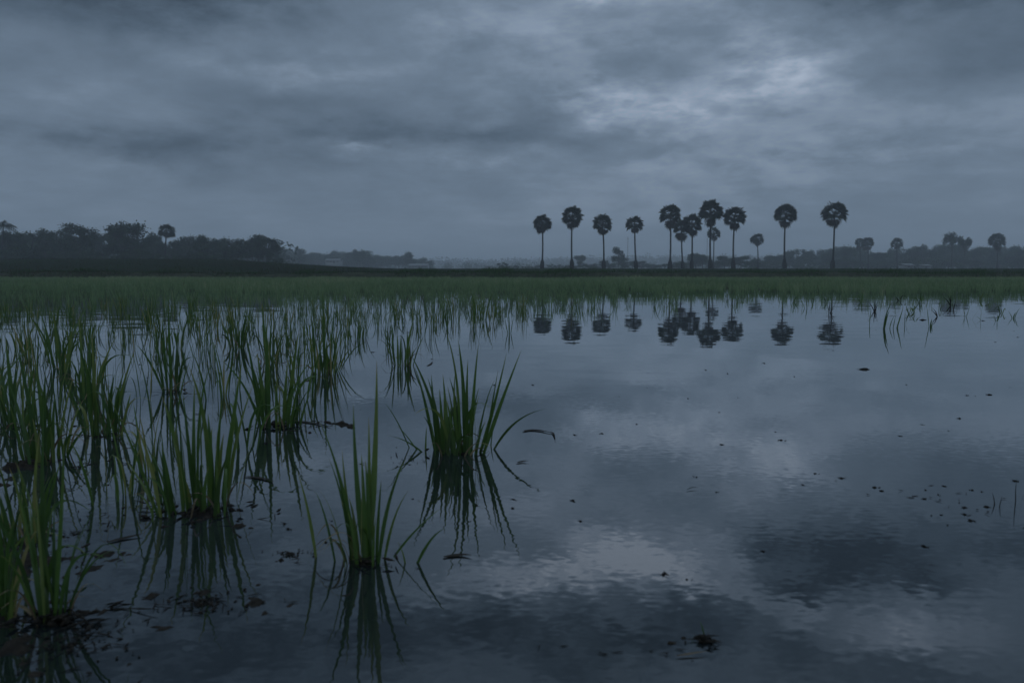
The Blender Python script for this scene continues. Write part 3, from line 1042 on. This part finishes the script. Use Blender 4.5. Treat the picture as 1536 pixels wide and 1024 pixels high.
def palm(px, top, cbot, wid, bx_, base, Y, label, seed, lean=None, flare=True, group='tall fan palms in a row behind the bank'):
    rd = random.Random(seed)
    pxm = F / Y
    foot = at(bx_, base, Y)
    foot.z = land_z(foot.x, Y) - .05
    Rr = wid / 2 / pxm * 1.14
    topz = at(px, top, Y).z
    botz = at(px, cbot, Y).z
    cz = topz - Rr * .86
    cx = at(px, top, Y).x
    root = empty('fan_palm', foot)
    tag(root, label, 'palm', group)
    hub = Vector((cx - foot.x, 0, cz - foot.z))
    # trunk
    tw = max(.17, .0125 * (topz - foot.z))
    pts, rad = [], []
    nseg = 30
    for i in range(nseg + 1):
        t = i / nseg
        bend = math.sin(t * math.pi) * rd.uniform(.95, 1.05) * .12 * (1 if seed % 2 else -1)
        pts.append((hub.x * t ** 1.1 + bend, 0, (hub.z) * t))
        r = tw * (1.12 - .28 * t) * (1 + .03 * rd.uniform(-1, 1))
        zz = hub.z * t
        if flare:
            r *= 1 + 1.45 / (1 + math.exp((zz - 1.75) * 4.5)) + (.35 if zz < 1.9 else 0) * rd.random()
        rad.append(r)
    V, Q, T_ = tube(pts, rad, 9, .05, seed)
    link('trunk', np_mesh('trunk', V, Q, mat=M['trunk'], smooth=True), root)
    # live crown
    Vs, Ts = [], []
    nlv = rd.randint(38, 46)
    drp = rd.uniform(.6, 1.1)
    ga = 2.39996
    for i in range(nlv):
        t = (i + .5) / nlv
        elv = math.asin(1 - t * 1.52)            # +90 .. about -31 degrees
        az = i * ga + rd.uniform(-.35, .35)
        d = Vector((math.cos(elv) * math.cos(az), math.cos(elv) * math.sin(az), math.sin(elv)))
        v, tr_ = fan_leaf(hub, d, Rr * rd.uniform(.48, .56), Rr * rd.uniform(.44, .51), rd.uniform(-1.0, 1.0), rd, 15, .05 + .34 * t * drp)
        o = len(Vs)
        Vs += v; Ts += [tuple(k + o for k in q) for q in tr_]
    tt = np.repeat(rd.uniform(.4, .6), len(Vs)) + rng.normal(0, .08, len(Vs))
    link('crown', np_mesh('crown', [tuple(v) for v in Vs], None, np.array(Ts), mat=M['palmleaf'], tint=tt), root)
    # hanging dead leaves
    Vs, Ts = [], []
    dl = (cz - botz)
    for i in range(13):
        az = i * ga
        elv = -rd.uniform(.95, 1.45)
        d = Vector((math.cos(elv) * math.cos(az), math.cos(elv) * math.sin(az), math.sin(elv)))
        v, tr_ = fan_leaf(hub + Vector((0, 0, -Rr * .05)), d, dl * rd.uniform(.3, .55), dl * rd.uniform(.38, .48), rd.uniform(-1.4, 1.4), rd, 9, .25, 1.1)
        o = len(Vs)
        Vs += v; Ts += [tuple(k + o for k in q) for q in tr_]
    tt = np.full(len(Vs), .45) + rng.normal(0, .1, len(Vs))
    link('dead_leaf_skirt', np_mesh('dead_leaf_skirt', [tuple(v) for v in Vs], None, np.array(Ts), mat=M['deadpalm'], tint=tt), root)
    return root


PG = 'tall fan palms in a row behind the bank'
palm(813.5, 321, 352, 28, 813, 402, 172, 'fan palm at the left end of the row, medium height with round crown', 1)
palm(858.5, 309, 345, 32, 858, 402, 168, 'tall fan palm, second from the left end of the row', 2)
palm(904, 320, 353, 30, 905.5, 402, 172, 'medium fan palm standing third from the left, wide gap either side', 3)
palm(952.3, 323, 350, 27, 954.5, 402, 176, 'small-crowned fan palm with a leaning trunk beside the thin mast', 4)
palm(1005.7, 305, 345, 33, 1004.8, 402, 168, 'tall fan palm at the left of the crowded middle group', 5)
palm(1022.5, 329, 363, 25, 1024.5, 402, 186, 'lower fan palm half hidden between two taller ones in the middle group', 6)
palm(1038, 320, 356, 32, 1037.3, 402, 176, 'broad-crowned medium palm just left of the tallest palm', 7)
palm(1067, 299.5, 342, 36, 1065.6, 402, 166, 'tallest and thickest fan palm in the middle of the row', 8)
palm(1071, 340, 362, 20, 1069.5, 402, 250, 'smaller far fan palm directly behind the tallest palm', 9)
palm(1102.5, 308.5, 347, 33, 1100, 402, 170, 'tall fan palm just right of the tallest palm, with a leaning trunk', 10)
palm(1136, 349, 370, 20, 1137, 402, 265, 'short far-off fan palm alone in the gap right of the middle group', 11)
palm(1178.7, 305, 345, 34, 1177, 402, 168, 'tall fan palm with an oval crown standing alone right of the short one', 12)
palm(1252.3, 301, 343, 37.5, 1248.5, 402, 165, 'tall fan palm at the right end of the row with the widest crown', 13)
PF = 'small distant fan palms on the right'
palm(1289.7, 357, 376, 14, 1293, 402, 330, 'left one of the two touching small palms before the right-hand wood', 14, group=PF)
palm(1302, 355, 378, 18, 1302.5, 402, 320, 'right one of the two touching small palms before the right-hand wood', 15, group=PF)
palm(1345.8, 356, 375, 18, 1346.5, 402, 320, 'small distant palm alone before the middle of the right-hand wood', 16, group=PF)
palm(1496, 349, 377, 24, 1496, 402, 300, 'distant palm with a pointed crown near the right edge', 17, group=PF)
palm(249.5, 335, 357, 25, 248, 398, 205, 'fan palm rising out of the left-hand wood', 18, flare=False, group='palms in the left-hand wood')


def feather_palm(px, top, Y, size, label, seed):
    rd = random.Random(seed)
    foot = at(px, 400, Y)
    foot.z = land_z(foot.x, Y) - .05
    hz = at(px, top, Y).z - foot.z - size * .25
    root = empty('coconut_palm', foot)
    tag(root, label, 'palm', 'palms in the left-hand wood')
    V, Q, T_ = tube([(0.1 * i, 0, hz * i / 10) for i in range(11)], [.2 - .008 * i for i in range(11)], 8, .06, seed)
    link('trunk', np_mesh('trunk', V, Q, mat=M['trunk'], smooth=True), root)
    hub = Vector((1.0, 0, hz))
    Vs, Ts = [], []
    for i in range(22):
        az = i * 2.39996
        el = rd.uniform(-.25, 1.25)
        ln = size * rd.uniform(.85, 1.1)
        dh = Vector((math.cos(az), math.sin(az), 0))
        prev = hub
        side = Vector((-dh.y, dh.x, 0))
        pts = []
        for k in range(10):
            t = k / 9
            pts.append(hub + dh * ln * t * math.cos(el) + Vector((0, 0, ln * (math.sin(el) * t - .55 * t * t))))
        for k in range(9):
            a, b_ = pts[k], pts[k + 1]
            w_ = size * .24 * math.sin(math.pi * min(1, (k + 1.2) / 10))
            for sgn in (-1, 1):
                o = len(Vs)
                tipp = (a + b_) / 2 + side * sgn * w_ + Vector((0, 0, -w_ * .6)) + (b_ - a) * .8
                Vs += [a, b_ * .7 + a * .3, tipp]
                Ts.append((o, o + 1, o + 2))
                o = len(Vs)
                Vs += [a + Vector((0, 0, .05)), a - Vector((0, 0, .05)), b_]
                Ts.append((o, o + 1, o + 2))
    tt = np.full(len(Vs), .5) + rng.normal(0, .1, len(Vs))
    link('crown', np_mesh('crown', [tuple(v) for v in Vs], None, np.array(Ts), mat=M['palmleaf'], tint=tt), root)


feather_palm(2, 333, 190, 3.6, 'feathery coconut palm cut by the left edge of the picture', 61)
feather_palm(336, 362, 190, 3.6, 'low feathery palm with spread fronds in the left-hand wood', 62)
feather_palm(46, 352, 200, 3.0, 'low feathery palm top among the trees at far left', 63)

# ------------------------------------------------------------------ broadleaf trees
def tree_meshes(seed, ncards=2600, shape='round'):
    """unit tree: height 1, crown width about .8; returns crown mesh, trunk mesh"""
    rd = random.Random(seed)
    r_ = np.random.default_rng(seed)
    lobes = []
    nlob = rd.randint(9, 14)
    for i in range(nlob):
        a = rd.uniform(0, 6.283)
        if shape == 'round':
            rr, z = rd.uniform(.05, .30), rd.uniform(.42, .86)
        elif shape == 'tall':
            rr, z = rd.uniform(.02, .18), rd.uniform(.40, .90)
        elif shape == 'umbrella':
            rr, z = rd.uniform(.08, .40), rd.uniform(.78, .92)
        else:   # low shrubby
            rr, z = rd.uniform(.1, .5), rd.uniform(.2, .8)
        s = rd.uniform(.08, .17) * (0.75 if shape == 'umbrella' else 1)
        lobes.append((rr * math.cos(a), rr * math.sin(a), z, s * rd.uniform(1, 1.5), s))
    w_ = np.array([l[3] ** 2 for l in lobes]); w_ /= w_.sum()
    k = r_.choice(nlob, ncards, p=w_)
    Lb = np.array(lobes)[k]
    d = r_.normal(0, 1, (ncards, 3)); d /= np.linalg.norm(d, axis=1, keepdims=True)
    rad = r_.random(ncards) ** .45
    C = Lb[:, :3] + d * rad[:, None] * np.stack([Lb[:, 3], Lb[:, 3], Lb[:, 4]], 1) * (1 + .18 * r_.normal(0, 1, ncards))[:, None]
    C[:, 2] = np.maximum(C[:, 2], .03)
    sz = r_.uniform(.012, .034, ncards)[:, None]
    u = r_.normal(0, 1, (ncards, 3)); u /= np.linalg.norm(u, axis=1, keepdims=True)
    v = np.cross(u, r_.normal(0, 1, (ncards, 3))); v /= np.linalg.norm(v, axis=1, keepdims=True)
    V = np.stack([C - u * sz, C - v * sz * .6, C + u * sz, C + v * sz * .6], 1).reshape(-1, 3)
    Q = np.arange(ncards * 4).reshape(-1, 4)
    ti = np.repeat(.5 + .2 * r_.normal(0, 1, nlob)[k] + r_.normal(0, .1, ncards), 4)
    crown = np_mesh('crown', V, Q, mat=M['treeleaf'], tint=ti)
    parts = []
    t0 = .5 if shape != 'umbrella' else .72
    parts.append(tube([(0, 0, -.02), (.01, 0, .12), (.0, .01, t0 * .6), (.01, 0, t0), (.015, .0, .78)], [.030, .021, .018, .014, .005], 8, .08, seed))
    for l in lobes:
        if l[2] > .3:
            zz = t0 * rd.uniform(.6, 1)
            parts.append(tube([(0, 0, zz), (l[0] * .5, l[1] * .5, (zz + l[2]) / 2 - .02), (l[0], l[1], l[2])], [.011, .007, .002], 5, .05, seed))
    V, Q, T_ = join(parts)
    trunk = np_mesh('trunk', V, Q, mat=M['bark'], smooth=True)
    return crown, trunk


TV = {'round': [tree_meshes(100 + i, 3400, 'round') for i in range(5)],
      'tall': [tree_meshes(120 + i, 2600, 'tall') for i in range(3)],
      'umbrella': [tree_meshes(130 + i, 2200, 'umbrella') for i in range(2)],
      'shrub': [tree_meshes(140 + i, 2200, 'shrub') for i in range(4)]}
rdT = random.Random(31)


def tree(px, top, Y, shape, label, group, wf=1.0, name='tree'):
    P = at(px, 400, Y)
    z = land_z(P.x, Y)
    h = at(px, top, Y).z - z
    crown, trunk = rdT.choice(TV[shape])
    root = empty(name, (P.x, Y, z))
    tag(root, label, 'shrub' if name == 'shrub' else 'tree', group)
    sc = h / .97
    root.rotation_euler = (0, 0, rdT.uniform(0, 6.28))
    wx = sc * wf
    root.scale = (wx, wx, sc)
    link('crown', crown, root)
    link('trunk', trunk, root)


GL = 'trees of the left-hand wood'
tree(122, 336, 198, 'round', 'tallest broad tree in the left-hand wood with a domed top', GL, 1.0)
tree(183, 337, 205, 'tall', 'left part of the twin-topped tall tree in the left-hand wood', GL, 1.1)
tree(200, 337, 203, 'tall', 'right part of the twin-topped tall tree in the left-hand wood', GL, 1.1)
tree(401, 353, 212, 'round', 'rounded tall tree ending the left-hand wood on its right', GL, 1.15)
tree(388, 360, 210, 'tall', 'narrow tree just left of the rounded end tree', GL, 1.2)
sil = [(0, 352), (30, 350), (70, 345), (100, 352), (140, 352), (160, 362), (178, 352), (210, 356), (230, 354), (260, 362), (290, 353), (320, 358), (345, 366), (370, 361), (400, 368), (422, 376)]


def sil_y(px, S):
    if px <= S[0][0]: return S[0][1]
    for (a, ya), (b_, yb) in zip(S, S[1:]):
        if a <= px <= b_: return ya + (yb - ya) * (px - a) / (b_ - a)
    return S[-1][1]


px = -60
while px < 424:
    Y = rdT.uniform(200, 250)
    tree(px, sil_y(px, sil) + rdT.choice((-5, 0, 4, 9)) + rdT.uniform(-3, 3), Y, rdT.choice(['round', 'tall', 'tall']), 'dark leafy tree standing in the row of the left-hand wood', GL, rdT.uniform(.8, 1.25))
    px += rdT.uniform(6, 11)
px = -60
while px < 424:
    tree(px, sil_y(px, sil) + rdT.uniform(12, 30), rdT.uniform(182, 198), 'shrub', 'dark bushy shrub at the foot of the left-hand wood', 'shrubs before the left-hand wood', rdT.uniform(1.2, 1.9), 'shrub')
    px += rdT.uniform(6, 11)

# hazier wood right of it
GM = 'hazy trees of the distant wood left of centre'
sil2 = [(415, 372), (450, 378), (485, 376), (520, 378), (540, 374), (560, 382), (600, 383), (640, 388), (650, 392)]
px = 412
while px < 648:
    tree(px, sil_y(px, sil2) + rdT.uniform(-2, 5), rdT.uniform(480, 600), rdT.choice(['round', 'shrub', 'tall']), 'hazy grey tree in the distant wood left of centre', GM, rdT.uniform(1.1, 1.8))
    px += rdT.uniform(3.6, 6.5)
tree(452, 374, 470, 'tall', 'small hazy tree poking up at the left of the distant wood', GM)
tree(540, 373, 460, 'round', 'taller hazy tree in the middle of the distant wood', GM, .9)
tree(615, 379, 500, 'tall', 'thin hazy tree standing up near the right end of the distant wood', GM, 1.1)
# small mid trees under the row of palms
GC = 'low hazy trees behind the palm row'
tree(927.5, 371, 330, 'round', 'narrow hazy tree standing apart between two palms', GC, .72)
tree(1044, 377, 340, 'round', 'rounded hazy tree behind the crowded middle palms', GC, 1.5)
tree(870, 383, 420, 'round', 'hazy tree pair top behind the second palm', GC, 1.2)
tree(753, 392, 300, 'shrub', 'small dark bushy tree left of the palm row', GC, 1.3)
sil3 = [(740, 398), (780, 397), (830, 396), (880, 394), (905, 391), (930, 388), (960, 391), (990, 396), (1010, 394), (1030, 386), (1060, 384), (1080, 388), (1092, 383), (1120, 387), (1140, 385)]
px = 742
while px < 1140:
    tree(px, sil_y(px, sil3) + rdT.uniform(-2, 3), rdT.uniform(300, 420), rdT.choice(['round', 'shrub', 'shrub']), 'low hazy tree in the broken line behind the palm row', GC, rdT.uniform(1.2, 2.0))
    px += rdT.uniform(5, 11)
# right-hand wood
GR = 'trees of the right-hand wood'
sil4 = [(1130, 386), (1160, 384), (1200, 384), (1240, 378), (1265, 373), (1280, 374), (1310, 380), (1330, 376), (1360, 378), (1385, 375), (1400, 374), (1430, 372), (1470, 373), (1500, 374), (1536, 374), (1600, 372)]
px = 1128
while px < 1600:
    tree(px, sil_y(px, sil4) + rdT.choice((-5, -2, 1, 4)) + rdT.uniform(-1, 1), rdT.uniform(380, 470), rdT.choice(['round', 'tall', 'tall']), 'hazy leafy tree in the line of the right-hand wood', GR, rdT.uniform(.85, 1.4))
    px += rdT.uniform(4.2, 7)
px = 1128
while px < 1600:
    tree(px, sil_y(px, sil4) + rdT.uniform(8, 18), rdT.uniform(345, 375), rdT.choice(('shrub', 'shrub', 'round')), 'hazy shrub at the foot of the right-hand wood', 'shrubs before the right-hand wood', rdT.uniform(1.5, 2.4), 'shrub')
    px += rdT.uniform(5, 10)
tree(1184, 373, 400, 'round', 'bushy hazy tree rising behind the lone oval-crowned palm', GR, 1.0)
tree(1211, 373, 400, 'round', 'rounded hazy tree standing up between the two tall right-hand palms', GR, .8)
tree(1427, 352, 310, 'umbrella', 'flat-topped umbrella tree above the right-hand wood', GR, .55)
tree(1446, 358, 320, 'umbrella', 'smaller bushy tree just right of the umbrella tree', GR, .42)
for px, tp in ((1240, 377), (1272, 371), (1320, 376), (1373, 372), (1403, 373), (1523, 371)):
    tree(px, tp, 385, 'round', 'rounded treetop standing a little above the right-hand wood', GR, 1.0)

# farthest woods: a mass on the low rises
def far_wood(name, label, x0, x1, Ylo, Yhi, n, hlo, hhi, cards, cs, seed):
    r_ = np.random.default_rng(seed)
    Cs = []
    for i in range(n):
        px_ = r_.uniform(x0, x1)
        Y = r_.uniform(Ylo, Yhi)
        x = (px_ - 768) / F * Y
        h = r_.uniform(hlo, hhi)
        z = land_z(x, Y)
        d = r_.normal(0, 1, (cards, 3)); d /= np.linalg.norm(d, axis=1, keepdims=True)
        d *= (r_.random(cards) ** .4)[:, None]
        Cs.append(np.stack([x + d[:, 0] * h * .6, Y + d[:, 1] * h * .6, z + h * .5 + d[:, 2] * h * .5], 1))
    C = np.concatenate(Cs)
    m_ = len(C)
    u = r_.normal(0, 1, (m_, 3)); u /= np.linalg.norm(u, axis=1, keepdims=True)
    v = np.cross(u, r_.normal(0, 1, (m_, 3))); v /= np.linalg.norm(v, axis=1, keepdims=True)
    sz = cs * r_.uniform(.6, 1.2, (m_, 1))
    V = np.stack([C - u * sz, C - v * sz * .7, C + u * sz, C + v * sz * .7], 1).reshape(-1, 3)
    o = link(name, np_mesh(name, V, np.arange(m_ * 4).reshape(-1, 4), mat=M['treeleaf'], tint=np.full(m_ * 4, .5)))
    tag(o, label, 'wood', kind='stuff')


far_wood('far_wood', 'blue hazy woods on the low rises along the horizon', 380, 1640, 1250, 1800, 1100, 12, 21, 60, 1.6, 5)
far_wood('far_wood', 'faint line of scrub beyond the meadow before the far rises', 380, 1640, 700, 1000, 420, 4, 9, 60, .8, 6)
far_wood('far_wood', 'dim woods behind the left-hand wood', -120, 430, 330, 520, 260, 8, 13, 110, .8, 7)

# ------------------------------------------------------------------ farm buildings and masts
def box(x0, x1, y0, y1, z0, z1):
    V = [(x0, y0, z0), (x1, y0, z0), (x1, y1, z0), (x0, y1, z0), (x0, y0, z1), (x1, y0, z1), (x1, y1, z1), (x0, y1, z1)]
    Q = [(0, 3, 2, 1), (4, 5, 6, 7), (0, 1, 5, 4), (1, 2, 6, 5), (2, 3, 7, 6), (3, 0, 4, 7)]
    return np.array(V, float), np.array(Q), np.full(8, .5)


def shed(px0, px1, ytop, ybot, Y, depth, label, windows=4):
    a, b_ = at(px0, ytop, Y), at(px1, ytop, Y)
    w_ = b_.x - a.x
    zf = at(px0, ybot, Y).z
    h = a.z - zf
    cx = (a.x + b_.x) / 2
    g0 = land_z(cx, Y)
    root = empty('farm_building', (cx, Y, zf))
    tag(root, label, 'building', 'pale farm buildings far off')
    wall_h = h * .62
    V, Q, T_ = box(-w_ / 2 + .3, w_ / 2 - .3, 0, depth, min(0, g0 - zf) - .3, wall_h)
    link('wall', np_mesh('wall', V, Q, mat=M['plaster']), root)
    e_ = .5
    V = np.array([(-w_ / 2, -e_, wall_h - .05), (w_ / 2, -e_, wall_h - .05), (w_ / 2, depth / 2, h), (-w_ / 2, depth / 2, h), (-w_ / 2, depth + e_, wall_h - .05), (w_ / 2, depth + e_, wall_h - .05),
                  (-w_ / 2, -e_, wall_h + .1), (w_ / 2, -e_, wall_h + .1), (w_ / 2, depth / 2, h + .15), (-w_ / 2, depth / 2, h + .15), (-w_ / 2, depth + e_, wall_h + .1), (w_ / 2, depth + e_, wall_h + .1)])
    Q = np.array([(0, 1, 2, 3), (3, 2, 5, 4), (6, 9, 8, 7), (9, 10, 11, 8), (0, 6, 7, 1), (4, 5, 11, 10), (0, 3, 9, 6), (3, 4, 10, 9), (1, 7, 8, 2), (2, 8, 11, 5)])
    link('roof', np_mesh('roof', V, Q, mat=M['tin']), root)
    for i in range(windows):
        x = -w_ / 2 + w_ * (i + .75) / (windows + .5)
        if i == windows // 2:
            V, Q, T_ = box(x - .5, x + .5, -.06, .01, 0, min(2.1, wall_h * .85))
            link('door', np_mesh('door', V, Q, mat=M['door']), root)
        else:
            V, Q, T_ = box(x - .6, x + .6, -.06, .01, wall_h * .45, wall_h * .8)
            link('window', np_mesh('window', V, Q, mat=M['door']), root)


shed(487, 510, 388.5, 394.5, 455, 8, 'pale roofed farm building showing in the distant wood at left', 4)
shed(612, 642, 396, 402.5, 440, 9, 'long low white building at the right end of the distant wood', 6)
shed(727, 739, 398, 402, 430, 7, 'small pale shed far off left of the palm row', 3)
shed(1356, 1372, 396, 401, 335, 6, 'pale shed at the foot of the right-hand wood', 3)
shed(1382, 1398, 397, 401.5, 338, 6, 'second pale shed right of the first one at the foot of the wood', 3)


def mast(px, top, base, Y, label, w_=.11):
    P = at(px, base, Y)
    P.z = land_z(P.x, Y)
    h = at(px, top, Y).z - P.z
    root = empty('mast', P)
    tag(root, label, 'mast', 'thin masts behind the palms')
    V, Q, T_ = tube([(0, 0, h * i / 6) for i in range(7)], [w_ * (1.1 - .07 * i) for i in range(7)], 6)
    link('pole', np_mesh('pole', V, Q, mat=M['steel']), root)
    V, Q, T_ = join([box(-.5, .5, -.04, .04, h * .93, h * .93 + .08), box(-.35, .35, -.04, .04, h * .86, h * .86 + .08)])
    link('crossarm', np_mesh('crossarm', V, Q, mat=M['steel']), root)


mast(941.3, 355, 402, 380, 'thin grey mast left of the small-crowned leaning palm')
mast(1060, 356, 402, 380, 'thin grey mast just left of the tallest palm trunk')

# ------------------------------------------------------------------ haze
M_h, nt, out = newmat('haze')
pv = N(nt, 'ShaderNodeVolumePrincipled')
pv.inputs['Color'].default_value = (.90, .95, 1.0, 1)
pv.inputs['Density'].default_value = .0009
pv.inputs['Anisotropy'].default_value = .0
nt.links.new(pv.outputs[0], out.inputs['Volume'])
V, Q, T_ = box(-2400, 2400, -60, 3000, -3, 42)
hz = link('haze', np_mesh('haze', V, Q, mat=M_h))
tag(hz, 'pale haze', kind='stuff')

# ------------------------------------------------------------------ world: heavy overcast before dawn
SUN_EL, SUN_AZ = R(52), R(200)
world = bpy.data.worlds.new('World')
scene.world = world
world.use_nodes = True
nt = world.node_tree
nt.nodes.clear()
L = nt.links
out = nt.nodes.new('ShaderNodeOutputWorld')
bg = nt.nodes.new('ShaderNodeBackground')
L.new(bg.outputs[0], out.inputs[0])
tc = N(nt, 'ShaderNodeTexCoord')
D = tc.outputs['Generated']


def mth(op, a, b_=None, c=None, clamp=False):
    n = N(nt, 'ShaderNodeMath', operation=op)
    n.use_clamp = clamp
    for i, v in enumerate((a, b_, c)):
        if v is None: continue
        if hasattr(v, 'links'): L.new(v, n.inputs[i])
        else: n.inputs[i].default_value = v
    return n.outputs[0]


sx = N(nt, 'ShaderNodeSeparateXYZ')
L.new(D, sx.inputs[0])
X, Yv, Z = sx.outputs
zc = mth('MAXIMUM', Z, 0.0)
den = mth('ADD', zc, .20)
cb = N(nt, 'ShaderNodeCombineXYZ')
L.new(mth('DIVIDE', X, den), cb.inputs[0])
L.new(mth('DIVIDE', Yv, den), cb.inputs[1])
CL = cb.outputs[0]


def wn(vec, scale, detail, rough=.5, dist=0.0, loc=(0, 0, 0), mul=(1, 1, 1)):
    mp = N(nt, 'ShaderNodeMapping')
    mp.inputs['Location'].default_value = loc
    mp.inputs['Scale'].default_value = mul
    L.new(vec, mp.inputs['Vector'])
    n = N(nt, 'ShaderNodeTexNoise', i_Scale=scale, i_Detail=detail, i_Roughness=rough, i_Distortion=dist)
    L.new(mp.outputs[0], n.inputs['Vector'])
    return n


def wmap(s, a, b_, c, d):
    r = N(nt, 'ShaderNodeMapRange')
    r.interpolation_type = 'SMOOTHSTEP'
    L.new(s, r.inputs[0])
    for i, v in enumerate((a, b_, c, d)): r.inputs[i + 1].default_value = v
    return r.outputs[0]


nA = wn(CL, .85, 7, .55, .3, (3.7, 1.2, 0)).outputs[0]       # big cloud masses
nB = wn(CL, 2.6, 7, .60, .4, (9.1, 4.4, 2)).outputs[0]        # ragged detail
nW = wn(D, 5.0, 6, .6, 0, (0, 0, 0), (1, 1, 2.2))             # warp for the placed masses
nW2 = wn(D, 16.0, 5, .6, 0, (2, 5, 1), (1, 1, 2.5)).outputs[0]
sw = N(nt, 'ShaderNodeSeparateColor')
L.new(nW.outputs['Color'], sw.inputs[0])
az = mth('ADD', mth('ARCTAN2', X, Yv), mth('MULTIPLY', mth('SUBTRACT', sw.outputs[0], .5), .30))
el = mth('ADD', mth('ARCSINE', Z), mth('MULTIPLY', mth('SUBTRACT', sw.outputs[1], .5), .13))


def blob(px, py, rx, ry, amp):
    d = ray(px, py).normalized()
    a0, e0 = math.atan2(d.x, d.y), math.asin(d.z)
    u = mth('MULTIPLY', mth('SUBTRACT', az, a0), F / rx)
    v = mth('MULTIPLY', mth('SUBTRACT', el, e0), F / ry)
    q = mth('ADD', mth('MULTIPLY', u, u), mth('MULTIPLY', v, v))
    return mth('MULTIPLY', mth('EXPONENT', mth('MULTIPLY', q, -1.0)), amp)


blobs = [  # patches above the frame are added to brighten and darken the near water
    (1080, 140, 420, 110, .21), (1185, 100, 45, 35, .17), (1090, 145, 90, 26, .12), (1000, 178, 60, 20, .10), (1140, 30, 60, 32, .20),
    (965, -48, 95, 32, .55), (1100, -34, 55, 30, .40), (1240, 60, 60, 50, .10), (430, 105, 130, 18, .14), (560, 233, 60, 9, .16), (700, 250, 90, 12, .10),
    (160, 255, 170, 14, .10), (110, 130, 90, 22, .08), (330, 60, 120, 30, .08), (830, 40, 160, 50, .10), (640, 15, 130, 40, .08),
    (880, 205, 150, 24, -.16), (1440, 105, 150, 36, -.15), (1280, 130, 90, 30, -.08), (620, 205, 220, 18, -.15), (120, 205, 240, 20, -.13), (200, 25, 240, 30, -.10), (1000, 85, 90, 26, -.08),
    (500, 160, 150, 18, -.06), (1280, -45, 170, 55, -.42), (1500, -10, 120, 40, -.18), (800, -72, 130, 28, .40), (985, -72, 70, 24, .36), (150, -150, 420, 110, -.38), (1300, -210, 300, 40, -.15), (640, -200, 300, 50, -.3), (930, 152, 80, 20, .14), (1110, -100, 80, 24, .30),
    (1370, -150, 150, 34, .42), (1180, -70, 120, 28, -.16), 
    (960, -165, 220, 40, -.20), (1050, 270, 300, 40, .06), (600, 320, 500, 40, .05), (1250, 240, 200, 20, .06)]
tot = None
for b_ in blobs:
    v = blob(*b_)
    tot = v if tot is None else mth('ADD', tot, v)
tot = mth('MULTIPLY', tot, wmap(nW2, .3, .66, .50, 1.45))
val = mth('ADD', .44, tot)
val = mth('ADD', val, mth('MULTIPLY', mth('SUBTRACT', nA, .5), .50))
nC = wn(CL, 1.25, 6, .62, .6, (1.5, 7.7, 4), (.8, 1.5, 1)).outputs[0]
val = mth('ADD', val, mth('MULTIPLY', mth('SUBTRACT', nB, .5), .40))
val = mth('ADD', val, mth('MULTIPLY', mth('SUBTRACT', wmap(nC, .40, .60, 0.0, 1.0), .5), .06))
# even veil near the horizon
veil = wmap(Z, .0, .15, 1.0, 0.0)
val = mth('ADD', mth('MULTIPLY', val, mth('SUBTRACT', 1.0, mth('MULTIPLY', veil, .75))), mth('MULTIPLY', veil, .50 * .75))
cr = ramp(nt, val, [(0.0, (.026, .040, .059)), (.25, (.058, .085, .120)), (.5, (.112, .153, .207)), (.75, (.197, .250, .327)), (1.0, (.335, .392, .478))])
sky = N(nt, 'ShaderNodeTexSky', sky_type='NISHITA')
sky.sun_disc = False
sky.sun_elevation = SUN_EL
sky.sun_rotation = SUN_AZ
sky.air_density = 1.0
mxc = N(nt, 'ShaderNodeMix', data_type='RGBA', blend_type='ADD')
mxc.inputs[0].default_value = 1.0
g4 = N(nt, 'ShaderNodeVectorMath', operation='SCALE')
L.new(cr, g4.inputs[0])
# overhead cloud, far above the frame, is raised to brighten plants and haze
zen = wmap(Z, .48, .95, 1.0, 3.0)
L.new(mth('MULTIPLY', zen, 40.0), g4.inputs['Scale'])
sk = N(nt, 'ShaderNodeVectorMath', operation='SCALE')
L.new(sky.outputs[0], sk.inputs[0])
sk.inputs['Scale'].default_value = .02
L.new(g4.outputs[0], mxc.inputs[6])
L.new(sk.outputs[0], mxc.inputs[7])
L.new(mxc.outputs[2], bg.inputs['Color'])
bg.inputs['Strength'].default_value = .1

sun_d = bpy.data.lights.new('sun', 'SUN')
sun_d.energy = .5
sun_d.angle = R(40)
sun_d.color = (1, .95, .88)
sun = bpy.data.objects.new('sun', sun_d)
COL.objects.link(sun)
sd = Vector((math.sin(SUN_AZ) * math.cos(SUN_EL), math.cos(SUN_AZ) * math.cos(SUN_EL), math.sin(SUN_EL)))
sun.rotation_euler = sd.to_track_quat('Z', 'Y').to_euler()

# ------------------------------------------------------------------ render settings
vs = scene.view_settings
scene.display_settings.display_device = 'sRGB'
vs.view_transform = 'Standard'
vs.look = 'None'
vs.gamma = 1
vs.use_curve_mapping = False
vs.exposure = -1.6
cy = scene.cycles
cy.use_denoising = True
cy.max_bounces = 8
cy.diffuse_bounces = 2
cy.glossy_bounces = 3
cy.transmission_bounces = 3
cy.transparent_max_bounces = 12
cy.volume_bounces = 1
cy.sample_clamp_indirect = 4
